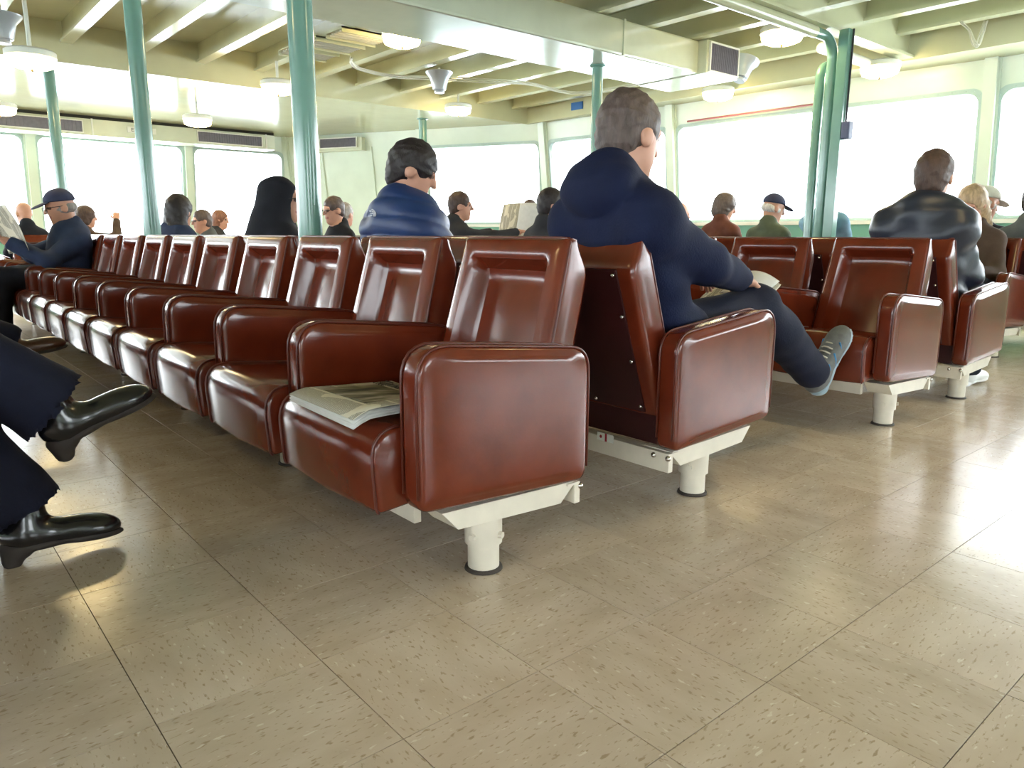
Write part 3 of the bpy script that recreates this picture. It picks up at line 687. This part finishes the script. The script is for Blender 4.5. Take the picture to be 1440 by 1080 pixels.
def person(label, hip, face, top, look=(0, 0), res=.014, jacket=None, trousers=None, shoes=None, hair=None, hands=None, legs=None, collar='collar', extras=(), size=1.0, arms_out=(.06, .06), shoe_names='shoe', wr=.0035, bulk=.0, hres=None, flare=0.0, foot=1.0, hem=.115, heel=0.0, quilt=0.0):
    """hip (x, y) world, face = body heading in degrees (0 = +X), top = world position of the crown."""
    fa = math.radians(face); W = Rz(-fa); loc = lambda p: W @ (V3(*p) - V3(hip[0], hip[1], 0))
    tp = loc(top); ly, lp = math.radians(look[0]), math.radians(look[1]); HR = Rz(ly) @ Ry(lp)       # positive pitch looks down
    s = size; hc = tp - HR @ V3(-.012, 0, .125 * s)
    H = lambda x, y, z: hc + HR @ (V3(x, y, z) * s)
    nb = hc + V3(-.045, 0, -.175 * s) - (HR @ V3(.02, 0, 0)) * .4; pel = V3(0, 0, .505)
    ch = pel + (nb - pel) * .66 + V3(-.015, 0, 0); wa = pel + (nb - pel) * .32 + V3(-.03, 0, 0)
    sh = {q: nb + V3(-.012, q * .152 * s, -.085) for q in (-1, 1)}
    body = [ell(H(-.012, 0, .03), V3(.098, .077, .093) * s, 0, .02, HR), ell(H(.028, 0, -.04), V3(.068, .060, .082) * s, 0, .03, HR), cap(H(.068, -.008, -.1), .022 * s, H(.068, .008, -.1), .022 * s, 0, .03),
            cap(H(.094, 0, .02), .009 * s, H(.114, 0, -.02), .0135 * s, 0, .012), ell(H(.08, 0, .032), V3(.016, .05, .012) * s, 0, .02, HR),
            cap(H(.088, -.019, -.057), .0085 * s, H(.088, .019, -.057), .0085 * s, 1, .008), cap(H(-.03, 0, -.06), .054 * s, nb + V3(-.005, 0, .03), .056 * s, 0, .03), cap(nb + V3(0, 0, .03), .056, nb, .07, 0, .03)]
    for q in (-1, 1):
        body += [ell(H(-.006, q * .079, -.008), V3(.027, .010, .033) * s, 0, .008, HR), ell(H(.083, q * .031, .012), V3(.0085, .012, .0055) * s, 2, .004, HR)]
    tor = [ell(pel + V3(-.01, 0, 0), (.125, .165, .10), 0, .05), ell(wa, (.105, .15, .13), 0, .06), ell(ch, (.11, .158, .17), 0, .06), cap(sh[-1] + V3(0, .03, 0), .056, sh[1] + V3(0, -.03, 0), .056, 0, .05), cap(nb + V3(-.01, 0, -.02), .07, ch, .09, 0, .05)] + [cap(nb + V3(-.015, q * .02, -.01), .05, sh[q] + V3(0, -q * .01, .005), .052, 0, .04) for q in (-1, 1)]
    hd = hands or {}; arm = []; wrists = {}
    for q in (-1, 1):
        tgt = hd.get(q, (.30, q * .09, .60)); tgt = V3(*tgt); e, w_ = ik(sh[q], tgt, hint=V3(-.35, q * arms_out[0 if q < 0 else 1] * 10, -1)); wrists[q] = (e, w_)
        arm += [cap(sh[q], .055, e, .043, 0, .03), cap(e, .043, w_, .028, 0, .02)]
    lg = legs or {}; legp = []; ank = {}
    for q in (-1, 1):
        kn, an, td = lg.get(q, ((.43, q * .11, .50), (.45, q * .12, .10), (1, q * .12, 0))); hp = pel + V3(.02, q * .085, 0); kn, an = V3(*kn), V3(*an); ank[q] = (kn, an, td)
        legp += [cap(hp, .085, kn, .058, 0, .04), cap(kn, .057, kn + (an - kn) * .35, .055, 0, .03), cap(kn + (an - kn) * .35, .055, an, .036, 0, .03)]
    prims = body + tor + arm + legp; parts = [sdf_mesh(prims, res)]
    for q in (-1, 1):
        if hd.get('fine', True): parts.append(sdf_mesh(hand_prims(wrists[q][1], wrists[q][0], -q if not hd.get('flip') else q, hd.get('curl', .7)), .006))
    V, F = join(parts)
    root = np_obj('person', V, F, ['skin', 'lip', 'eye'], None, prims); root.location = (hip[0], hip[1], 0); root.rotation_euler.z = fa; tag(root, label, 'person')
    g = .018 + bulk
    def inf(p, a): return (p[0], p[1], p[2] + a, p[3], p[4] + a, 0, .04) if p[0] == 'c' else (p[0], p[1], p[2] + a, p[3], None, 0, .05)
    if jacket:
        jp = [inf(p, g) for p in tor[1:]] + [ell(pel + V3(-.01, 0, .04), (.145 + bulk, .185 + bulk, .10), 0, .05)] + [inf(p, min(g, .026) * .85) for p in arm]
        if collar == 'collar': jp += [cap(nb + V3(-.012, 0, .0), .085, nb + V3(-.02, 0, .045), .078, 0, .02)]
        if collar == 'hoodie':
            jp += [cap(nb + V3(-.03, 0, .0), .088, nb + V3(-.035, 0, .055), .086, 0, .03), ell(nb + V3(-.085, 0, .01), (.085, .135, .085), 0, .010), ell(nb + V3(-.06, 0, .06), (.07, .118, .045), 0, .03)]
        if collar == 'hoodup':
            jp += [ell(H(-.03, 0, .02), V3(.125, .108, .125), 0, .03, HR), ell(H(-.045, 0, -.085), V3(.11, .11, .10), 0, .05, HR), cap(H(-.05, 0, -.08), .10, ch + V3(-.06, 0, .05), .13, 0, .06)]
        cuts = []
        if collar == 'hoodup': cuts = [('p', ell(H(.115, 0, -.03), V3(.095, .068, .115), 0, .01, HR))]
        else: cuts = [('p', cap(nb + V3(.012, 0, -.01), .060, H(-.01, 0, -.02), .066))]
        for q in (-1, 1):
            e, w_ = wrists[q]; d = (w_ - e) / np.linalg.norm(w_ - e)
            cuts.append(('p', ell(w_ + d * .105, (.10, .10, .10))))
        V, F = sdf_mesh(jp, res * .9, cuts, wr, 26, rnd.uniform(0, 6), quilt); np_obj('jacket', V, F, [jacket], root)
    if trousers:
        tpz = [inf(tor[0], .016), ell(wa + V3(0, 0, -.06), (.115, .16, .08), 0, .05)] + [inf(p, .017 + (.010 if i % 3 else 0)) if i % 3 < 2 else (p[0], p[1], p[2] + .024, p[3], p[4] + .034 + flare, 0, .04) for i, p in enumerate(legp)]; cuts = []
        for q in (-1, 1):
            kn, an, td = ank[q]; d = (an - kn) / np.linalg.norm(an - kn); cuts.append(('p', cap(an + d * hem, .10 + flare, an + d * (hem + .1), .10 + flare)))
        V, F = sdf_mesh(tpz, res, cuts, .003, 30, rnd.uniform(0, 6)); np_obj('trousers', V, F, [trousers], root)
    if shoes:
        for q in (-1, 1):
            kn, an, td = ank[q]; u = -(an - kn) if q in lg else V3(0, 0, 1); up_, so, he, fr_ = shoe_prims(an, td, u, foot)
            V, F = sdf_mesh(up_, .008 if q in lg else .012); so_o = np_obj(shoe_names, V, F, [shoes[0]], root)
            if heel: he = he + [cap(fr_[0] - fr_[1] * .03, .030, fr_[0] - fr_[1] * .034 - fr_[3] * heel, .024, 0, .008)]
            V, F = sdf_mesh(so + he, .007 if q in lg else .011); np_obj('sole', V, F, [shoes[1]], so_o)
    if hair:
        kind, hm = hair; t = .013; hr = hres or res * .75; fc = ('p', ell(H(.105, 0, -.055), V3(.085, .073, .115), 0, .01, HR))
        if kind == 'short': hp_ = [ell(H(-.016, 0, .034), V3(.100 + t * .5, .077 + t * .6, .093 + t) * s, 0, .02, HR), ell(H(-.055, 0, -.03), V3(.052, .066, .06) * s, 0, .03, HR)]; cuts = [fc, ('p', ell(H(.03, .085, -.035), V3(.05, .03, .055), 0, .01, HR)), ('p', ell(H(.03, -.085, -.035), V3(.05, .03, .055), 0, .01, HR))]
        if kind == 'fringe': hp_ = [ell(H(-.012, 0, .036), V3(.112, .089, .106) * s, 0, .02, HR), ell(H(-.055, 0, -.035), V3(.055, .07, .065) * s, 0, .03, HR)]; cuts = [('p', ell(H(.11, 0, -.065), V3(.085, .075, .10), 0, .01, HR)), ('p', ell(H(.02, .088, -.04), V3(.045, .03, .05), 0, .01, HR)), ('p', ell(H(.02, -.088, -.04), V3(.045, .03, .05), 0, .01, HR))]
        if kind == 'bob': hp_ = [ell(H(-.02, 0, .03), V3(.118, .105, .112) * s, 0, .03, HR), ell(H(-.04, 0, -.06), V3(.085, .10, .08) * s, 0, .04, HR)]; cuts = [fc]
        if kind == 'long': hp_ = [ell(H(-.016, 0, .034), V3(.112, .092, .106) * s, 0, .03, HR), ell(H(-.05, 0, -.09), V3(.07, .098, .13) * s, 0, .05, HR), ell(H(-.07, 0, -.20), V3(.05, .095, .10) * s, 0, .05, HR)]; cuts = [fc]
        if kind == 'rim': hp_ = [ell(H(-.02, 0, -.005), V3(.100, .084, .06) * s, 0, .02, HR)]; cuts = [fc, ('plane', H(0, 0, .035), HR @ V3(.35, 0, 1))]
        V, F = sdf_mesh(hp_, hr, cuts, .0028, 95, rnd.uniform(0, 6)); np_obj('hair', V, F, [hm], root)
    for kind, m_ in extras:
        if kind == 'glasses':
            for q in (-1, 1):
                b = bmesh.new(); tube(b, [H(.108, q * .012, .016), H(.112, q * .05, .018), H(.10, q * .07, .018), H(.0, q * .084, .012)], .0025, 6); tube(b, [H(.110 , q * (.034 + .022 * math.cos(a)), .004 + .016 * math.sin(a)) for a in (k * math.pi / 6 for k in range(13))], .002, 5, False); obj('glasses', b, m_, root)
        if kind == 'cap':
            V, F = sdf_mesh([ell(H(-.012, 0, .05), V3(.112, .092, .095), 0, .02, HR)], res * .7, [('plane', H(0, 0, .048), HR @ V3(.12, 0, -1))]); c_ = np_obj('cap', V, F, [m_], root)
            V, F = sdf_mesh([ell(H(.125, 0, .045), V3(.075, .072, .009), 0, .01, HR @ Ry(.22))], .006); np_obj('brim', V, F, [m_], c_)
    return root, dict(H=H, HR=HR, wrists=wrists, ank=ank, nb=nb, ch=ch, sh=sh)
def lookdown(p): return p
SKN = None
J = {k: cloth('fabric_' + k, c) for k, c in dict(navy=(16, 24, 52), black=(30, 31, 38), charcoal=(48, 48, 52), grey=(86, 90, 92), olive=(78, 86, 70), green=(124, 150, 92), rust=(92, 54, 42), pale_blue=(128, 164, 186), plaid=(118, 128, 130), denim=(30, 34, 46), dark_denim=(24, 28, 46), blue_grey=(46, 58, 86), brown=(78, 62, 52)).items()}
J['down'] = cloth('blue_down_nylon', (26, 50, 98), .5, .12, .2, 40, .5, 0); J['blackshell'] = mat('black_shell_nylon', (34, 40, 54), .42, var=.12, bump=.5, bscale=18)
HM = {k: mat('hair_' + k, c, .55, var=.3, scale=60, bump=.5, bscale=300, stretch=(1, 1, .25)) for k, c in dict(dark=(34, 26, 28), brown=(70, 50, 42), greybrown=(84, 70, 66), grey=(140, 134, 130), white=(205, 200, 196), auburn=(120, 80, 62), black=(20, 20, 26), blonde=(176, 150, 120)).items()}
M['leather'] = mat('black_shoe_leather', (24, 24, 28), .25, coat=.4); M['brownleather'] = mat('brown_shoe_leather', (74, 40, 26), .35, var=.2, coat=.3); M['sole'] = mat('dark_sole', (52, 46, 44), .7)
M['trainer'] = mat('grey_trainer_mesh', (100, 102, 102), .7, var=.2, scale=40, bump=.4, bscale=300); M['trainersole'] = mat('trainer_sole', (150, 172, 184), .6); M['whiteshoe'] = mat('white_trainer', (225, 226, 226), .5); M['trainerblue'] = mat('trainer_blue_trim', (50, 120, 170), .5); M['lace'] = mat('lace', (190, 184, 170), .8)
M['capnavy'] = cloth('cap_navy', (56, 60, 84)); M['capwhite'] = cloth('cap_white', (206, 206, 196)); M['wire'] = mat('spectacle_wire', (34, 30, 34), .3, .4)
BLK = ('leather', 'sole')
SEATY = lambda k, y0=YA: y0 + .3215 + k * PITCH
exec_people = True
# ------------------------------------------------------------------ newspapers
def news_mat(name, ang=0.0, dens=1.0):
    m = bpy.data.materials.new(name); m.use_nodes = True; n = m.node_tree.nodes; l = m.node_tree.links; b = n['Principled BSDF']; b.inputs['Roughness'].default_value = .8
    uv = n.new('ShaderNodeUVMap'); mp = n.new('ShaderNodeMapping'); l.new(uv.outputs[0], mp.inputs[0])
    sp = n.new('ShaderNodeSeparateXYZ'); l.new(mp.outputs[0], sp.inputs[0])
    def math_(op, a, b_=None, c=None):
        x = n.new('ShaderNodeMath'); x.operation = op
        for i, q in enumerate((a, b_, c)):
            if q is None: continue
            if isinstance(q, (int, float)): x.inputs[i].default_value = q
            else: l.new(q, x.inputs[i])
        return x.outputs[0]
    u, v = sp.outputs[0], sp.outputs[1]
    line = math_('GREATER_THAN', math_('FRACT', math_('MULTIPLY', v, 62 * dens)), .45)
    no = n.new('ShaderNodeTexNoise'); no.inputs['Scale'].default_value = 1.0; mp2 = n.new('ShaderNodeMapping'); mp2.inputs['Scale'].default_value = (110, 62 * dens, 1); l.new(uv.outputs[0], mp2.inputs[0]); l.new(mp2.outputs[0], no.inputs[0])
    word = math_('GREATER_THAN', no.outputs[0], .36)
    colm = math_('LESS_THAN', math_('FRACT', math_('MULTIPLY', u, 5)), .88)
    txt = math_('MULTIPLY', math_('MULTIPLY', line, word), colm)
    n2 = n.new('ShaderNodeTexNoise'); n2.inputs['Scale'].default_value = 3.5; n2.inputs['Detail'].default_value = 0; l.new(uv.outputs[0], n2.inputs[0])
    blank = math_('GREATER_THAN', n2.outputs[0], .40); txt = math_('MULTIPLY', txt, blank)
    mx = n.new('ShaderNodeMixRGB'); l.new(math_('MULTIPLY', txt, .85), mx.inputs[0]); mx.inputs[1].default_value = (*lin(206, 200, 180), 1); mx.inputs[2].default_value = (*lin(34, 34, 36), 1)
    l.new(mx.outputs[0], b.inputs['Base Color']); return m
M['news'] = news_mat('newsprint')
M['paper'] = mat('newspaper_edge', (205, 206, 204), .8, var=.05, scale=30)
def photo_mat():
    m = mat('printed_photo', (90, 84, 74), .7); n = m.node_tree.nodes; l = m.node_tree.links; b = n['Principled BSDF']
    uv = n.new('ShaderNodeTexCoord'); no = n.new('ShaderNodeTexNoise'); no.inputs['Scale'].default_value = 14; no.inputs['Detail'].default_value = 4; mp = n.new('ShaderNodeMapping'); mp.inputs['Scale'].default_value = (.6, 1.6, 1); l.new(uv.outputs['Object'], mp.inputs[0]); l.new(mp.outputs[0], no.inputs[0])
    r = n.new('ShaderNodeValToRGB'); e = r.color_ramp.elements; e[0].position = .36; e[0].color = (*lin(34, 34, 30), 1); e[1].position = .62; e[1].color = (*lin(160, 152, 138), 1); x = e.new(.5); x.color = (*lin(104, 98, 74), 1)
    l.new(no.outputs[0], r.inputs[0]); l.new(r.outputs[0], b.inputs['Base Color']); return m
M['photo'] = photo_mat()
def sheet(name, fn, m, parent=None, nu=14, nv=10, thick=.0012):
    bm = bmesh.new(); uvl = bm.loops.layers.uv.new('UVMap'); G = [[bm.verts.new(fn(i / nu, j / nv)) for i in range(nu + 1)] for j in range(nv + 1)]; uvd = {}
    for j in range(nv + 1):
        for i in range(nu + 1): uvd[G[j][i]] = (i / nu, j / nv)
    for j in range(nv):
        for i in range(nu):
            f = bm.faces.new((G[j][i], G[j][i + 1], G[j + 1][i + 1], G[j + 1][i]))
            for lp in f.loops: lp[uvl].uv = uvd[lp.vert]
    bmesh.ops.recalc_face_normals(bm, faces=bm.faces)
    me = bpy.data.meshes.new(name); bm.to_mesh(me); bm.free(); o = link(name, me, m, parent, True)
    md = o.modifiers.new('thickness', 'SOLIDIFY'); md.thickness = thick; md.offset = 0
    return o
# folded newspaper lying on the nearest seat
np0 = thing('newspaper', 'folded newspaper lying on the end seat of the near row', 'newspaper', (.72, 1.36, 0)); 
EX, EY = Vector((.315, .04, 0)), Vector((.015, .35, 0))      # page width runs along X, height along Y
def seat_z(x): return .432 - .086 * max(0, (x + .0)) * 1.0
def npz(u, v, h): 
    p = EX * u + EY * v; x = p.x; return Vector((p.x, p.y, .4335 - .082 * max(0.0, x - .03) + h + .010 * math.sin(3.1 * u) * (1 - v) - .012 * max(0, .12 - u) / .12))
for k, hh in enumerate((.003, .007, .011, .015)):
    sheet('inner_page', lambda u, v, hh=hh, k=k: npz(u * (1 - .01 * k), v, hh + .004 * (1 - u) * math.sin(k * 2.1)), 'paper', np0)
sheet('front_page', lambda u, v: npz(u, v, .019 + .005 * math.sin(2.4 * u + 1.0) * (1 - v)), 'news', np0)
sheet('printed_photo', lambda u, v: npz(.20 + .56 * u, .16 + .72 * v,   .0206 + .005 * math.sin(2.4 * (.20 + .56 * u) + 1.0) * (1 - (.16 + .72 * v))), 'photo', np0, thick=.0004)
def on_page(u, v, h=.0215): return npz(u, v, h + .005 * math.sin(2.4 * u + 1.0) * (1 - v))
for body, u, v, sz in (('Times', .975, .98, .062), ('Clos', .845, .95, .034)):
    o_ = on_page(u, v); ex = (on_page(u, v - .3) - o_).normalized(); ey = (on_page(min(1, u + .01), v) - on_page(u - .09, v)).normalized(); ez = ex.cross(ey)
    ey = -(-ey); mtx = Matrix(((ex.x, ey.x, ez.x, o_.x - ey.x * sz * .9), (ex.y, ey.y, ez.y, o_.y - ey.y * sz * .9), (ex.z, ey.z, ez.z, o_.z - ey.z * sz * .9 + .0012), (0, 0, 0, 1)))
    text_mesh('headline', body, sz, 'black', np0, mtx)
def held_paper(label, c, right, upv, w_, h_, bend=.05, open_=.5, m='news'):
    t = thing('newspaper', label, 'newspaper', c); r_ = Vector(right).normalized(); u_ = Vector(upv).normalized(); n_ = r_.cross(u_).normalized()
    for s in (-1, 1):
        sheet('page', lambda u, v, s=s: r_ * (s * u * w_ / 2) + u_ * ((v - .5) * h_) + n_ * (-open_ * u * w_ / 2 + bend * math.sin(u * 3) * .6 + .01 * math.sin(v * 5 + s)), m, t)
    sheet('inner_page', lambda u, v: r_ * (u * w_ / 2 * .97) + u_ * ((v - .5) * h_ * .98) + n_ * (-open_ * u * w_ / 2 + bend * math.sin(u * 3) * .6 + .012), 'paper', t)
    return t
# ------------------------------------------------------------------ the passengers
p1, i1 = person('man in a navy hoodie reading, seated back to the empty newspaper row', (1.93, 1.555), 0, (1.80, 1.55, 1.243), (-4, 12), .009, J['navy'], J['dark_denim'], ('trainer', 'trainersole'), ('short', HM['greybrown']), collar='hoodie', bulk=.022, arms_out=(.12, .1),
    hands={-1: (.50, -.10, .62), 1: (.56, .10, .62)}, legs={-1: ((.46, -.10, .575), (.86, -.12, .30), (.42, -.10, .70)), 1: ((.45, .10, .49), (.47, .10, .10), (1, .1, 0))}, wr=.003, hres=.006, foot=1.12)
held_paper('newspaper held open by the man in the navy hoodie', (2.50, 1.62, .645), (.25, -1, .05), (.85, 0, .35), .24, .20, .03, .4)
for o in list(p1.children):
    if o.name.startswith('shoe'):
        pass
# laces and trim on the crossed trainer
up_, so, he, (b_, t_, l_, u_) = shoe_prims(i1['ank'][-1][1], i1['ank'][-1][2], -(i1['ank'][-1][1] - i1['ank'][-1][0]))
bm = bmesh.new()
for k in range(5):
    a = b_ + t_ * (.075 + .022 * k) + u_ * (.077 - .006 * k)
    tube(bm, [a - l_ * .026 - u_ * .012, a - l_ * .01 + u_ * .003, a + l_ * .01 + u_ * .003, a + l_ * .026 - u_ * .012], .0032, 6)
tube(bm, [b_ + t_ * .07 + u_ * .082, b_ + t_ * .05 + u_ * .11, b_ + t_ * .03 + l_ * .03 + u_ * .10, b_ + t_ * .06 + u_ * .084], .0028, 6)
sh_o = [c for c in p1.children if c.name.startswith('shoe')][0]
obj('laces', bm, 'lace', sh_o, True)
for q in (-1, 1):
    for k in range(3):
        bm = bmesh.new(); a0 = b_ + t_ * (.02 + .05 * k) + l_ * (q * .041) + u_ * .016; a1 = b_ + t_ * (.055 + .05 * k) + l_ * (q * .036) + u_ * .052; tube(bm, [a0, (a0 + a1) / 2 + l_ * q * .004, a1], .004, 6); obj('side_stripe', bm, 'trainerblue', sh_o, True)
p2, i2 = person('man in a bright blue puffy jacket with a small logo, head bowed', (1.93, SEATY(2) + .06), 0, (1.90, 2.86, 1.222), (-32, 24), .009, J['down'], J['denim'], BLK, ('fringe', HM['dark']), bulk=.035, wr=.004, hres=.007, quilt=.012)
# logo: quarter dome of three arcs with short bars, on the upper back
lg = bpy.data.objects.new('jacket_logo', None); COL.objects.link(lg); lg.parent = p2; lg['label'] = 'small pale grey logo of curved bands'
M['logo'] = mat('logo_grey', (205, 205, 212), .6)
def back_pt(y, z):      # walk forward until the jacket surface
    jk = [c for c in p2.children if c.name.startswith('jacket')][0]; ok, co, nn, ix = jk.ray_cast(Vector((-.6, y, z)), Vector((1, 0, 0))); return (co + Vector((-.0015, 0, 0))) if ok else Vector((-.2, y, z))
ly0, lz0 = .115, .905
for rr in (.014, .022, .030):
    bm = bmesh.new(); tube(bm, [back_pt(ly0 - rr * math.sin(a), lz0 + rr * math.cos(a)) for a in (math.pi / 2 * k / 6 for k in range(7))], .0028, 5); obj('logo_band', bm, 'logo', lg)
for k in range(3):
    bm = bmesh.new(); tube(bm, [back_pt(ly0 + .006, lz0 + .004 + .010 * k), back_pt(ly0 + .030, lz0 + .004 + .010 * k)], .0026, 5); obj('logo_bar', bm, 'logo', lg)
person('woman in a black hooded coat with the hood up and glasses', (1.93, SEATY(5)), 0, (1.90, 4.36, 1.150), (-38, 5), .011, J['black'], J['denim'], BLK, None, collar='hoodup', bulk=.03, extras=(('glasses', 'wire'),))
person('woman with long dark hair in a dark coat beside a teal pole', (1.93, SEATY(8)), 0, (1.88, 6.26, 1.125), (35, 8), .012, J['blue_grey'], J['denim'], BLK, ('long', HM['dark']), bulk=.02)
pc, ic = person('man in a dark cap and glasses reading a spread newspaper', (1.10, SEATY(9)), 180, (1.118, 6.74, 1.150), (6, 14), .010, J['blue_grey'], J['denim'], BLK, ('rim', HM['grey']), bulk=.025, extras=(('cap', 'capnavy'), ('glasses', 'wire')), hands={-1: (.34, -.20, .82), 1: (.34, .20, .76)})
held_paper('spread newspaper held by the man in the dark cap', (.72, 6.74, .84), (0, 1, 0), (-.35, 0, 1), .60, .34, .06, -.3)
person('bald man in a dark top sitting near the far windows', (1.40, 10.45), 100, (1.37, 10.35, 1.185), (8, 6), .013, J['black'], J['denim'], BLK, None)
ph, ih = person('woman with dark hair raising her hand by the far windows', (2.1, 10.75), 20, (2.1, 10.75, 1.165), (-20, 8), .012, J['brown'], J['denim'], BLK, ('bob', HM['brown']), collar='collar', hands={-1: (.28, -.16, 1.0)})
person('grey haired person in glasses beyond the long haired woman', (2.97, 9.05), 170, (2.95, 9.05, 1.10), (10, 5), .013, J['grey'], J['denim'], BLK, ('short', HM['greybrown']), extras=(('glasses', 'wire'),))
person('person with straight reddish hair near the far windows', (3.75, 10.75), -10, (3.78, 10.8, 1.155), (-30, 6), .013, J['charcoal'], J['denim'], BLK, ('long', HM['auburn']))
person('man with grey hair and glasses in a black jacket behind the thick pole', (3.42, SEATY(9)), 180, (3.44, 6.74, 1.185), (6, 10), .011, J['black'], J['denim'], BLK, ('short', HM['greybrown']), extras=(('glasses', 'wire'),))
person('grey haired person half hidden behind the man in black with glasses', (4.18, SEATY(11)), 0, (4.14, 7.80, 1.18), (20, 5), .013, J['charcoal'], J['denim'], BLK, ('short', HM['grey']))
person('man in profile in a dark top holding up a newspaper', (4.18, SEATY(7)), 0, (4.16, 5.64, 1.212), (-36, 2), .011, J['charcoal'], J['denim'], BLK, ('short', HM['brown']), hands={-1: (.56, -.20, .86), 1: (.58, .22, .86)})
held_paper('newspaper with a dark picture held up by the man in profile', (4.84, 5.60, .965), (.25, -1, 0), (.2, 0, 1), .50, .36, .03, .2)
person('person in a light green top seated beside the side windows', (6.73, SEATY(10, YF)), 0, (6.70, 7.50, 1.285), (0, 8), .013, J['green'], J['denim'], BLK, ('short', HM['brown']))
person('man with thick dark hair seated past the navy hoodie man', (4.18, SEATY(5)), 0, (4.17, 4.42, 1.188), (-25, 6), .011, J['charcoal'], J['denim'], BLK, ('fringe', HM['dark']))
person('dark haired person whose head shows past the hoodie shoulder', (4.18, SEATY(3)), 0, (4.15, 3.264, 1.12), (0, 10), .012, J['pale_blue'], J['denim'], BLK, ('short', HM['greybrown']))
person('balding person in a pale plaid shirt by the side windows', (6.73, SEATY(6, YF)), 0, (6.70, 5.06, 1.185), (-30, 10), .012, J['plaid'], J['denim'], BLK, ('rim', HM['blonde']))
person('woman with wavy brown hair in a rust sweater by the side windows', (6.73, SEATY(5, YF)), 0, (6.72, 4.49, 1.245), (-35, 18), .012, J['rust'], J['denim'], BLK, ('bob', HM['greybrown']))
person('white haired man in a dark cap and olive vest by the side windows', (6.73, SEATY(4, YF)), 0, (6.72, 3.95, 1.215), (-35, 16), .012, J['olive'], J['denim'], BLK, ('rim', HM['white']), extras=(('cap', 'capnavy'),))
person('person in a light blue shirt behind the teal pipe cluster', (6.75, SEATY(3, YF)), 0, (6.70, 3.41, 1.335), (0, 5), .012, J['pale_blue'], J['denim'], BLK, ('fringe', HM['brown']))
person('man in a black shell jacket seated with his back turned', (4.19, SEATY(0)), 0, (4.13, 1.565, 1.245), (8, 6), .010, J['blackshell'], J['denim'], ('whiteshoe', 'whiteshoe'), ('fringe', HM['brown']), bulk=.045, wr=.006, hres=.008)
person('person with straight light brown hair facing the black jacket man', (5.97, SEATY(0, YE)), 180, (5.95, 2.00, 1.172), (0, 30), .012, J['brown'], J['denim'], BLK, ('long', HM['blonde']))
person('man in a white cap seated by the side windows', (6.75, SEATY(1, YF)), 0, (6.82, 2.16, 1.208), (-30, 14), .012, J['black'], J['denim'], BLK, ('rim', HM['white']), extras=(('cap', 'capwhite'),))
person('dark haired person in a grey top at the end seat by the windows', (6.75, SEATY(0, YF)), 0, (6.70, 1.80, 1.207), (0, 5), .012, J['grey'], J['denim'], BLK, ('fringe', HM['dark']))
# woman whose crossed legs show at the near left
pw, iw = person('woman in wide dark trousers and black heeled shoes with legs crossed', (-.45, 2.16), 0, (-.55, 2.16, 1.22), (0, 8), .010, J['black'], J['dark_denim'], ('leather', 'sole'), ('bob', HM['dark']),
    legs={-1: ((.44, -.03, .66), (.745, -.05, .40), (.90, -.05, .34)), 1: ((.46, .06, .50), (.66, .0, .125), (1, -.05, -.06))}, flare=.03, hem=.085, heel=.03)
pl, il = person('person with crossed legs and brown shoes farther along the black shoe row', (-.45, 4.0), 0, (-.55, 4.0, 1.22), (0, 18), .013, J['charcoal'], J['dark_denim'], ('brownleather', 'sole'), ('short', HM['brown']),
    legs={-1: ((.42, -.02, .60), (.86, -.02, .36), (.85, 0, .12)), 1: ((.42, .10, .49), (.48, .10, .10), (1, 0, 0))}, hands={-1: (.42, -.10, .66), 1: (.44, .12, .66)})
held_paper('white newspaper on the lap of the brown shoe wearer', (.10, 3.98, .68), (0, 1, 0), (1, 0, .25), .46, .34, .04, .2, 'paper')
# separate seats for passengers near the far windows
for x, y, a, lb in ((1.40, 10.45, 100, 'under the bald man'), (2.1, 10.75, 20, 'under the woman raising her hand'), (2.97, 9.05, 170, 'under the grey haired person in glasses'), (3.75, 10.75, -10, 'under the person with reddish hair')):
    r = math.radians(a + 180); dx, dy = -.38, .3215; o_ = (x - (dx * math.cos(r) - dy * math.sin(r)), y - (dx * math.sin(r) + dy * math.cos(r)))
    s_ = put_seat(o_[0], o_[1], r, 'brown single seat near the far windows ' + lb, None, end_arm=PITCH)
    fr = thing('seat_frame', 'cream steel legs of the single seat ' + lb, 'seat frame', (o_[0], o_[1], 0), r)
    for q in (.11, PITCH - .04):
        lg_ = link('leg', LEGM['leg'], None, fr); lg_.location = (-.436, q, 0)
        b = bmesh.new(); box(b, -.62, -.21, q - .04, q + .04, .16, .20); obj('cross_bracket', b, 'cream', fr)
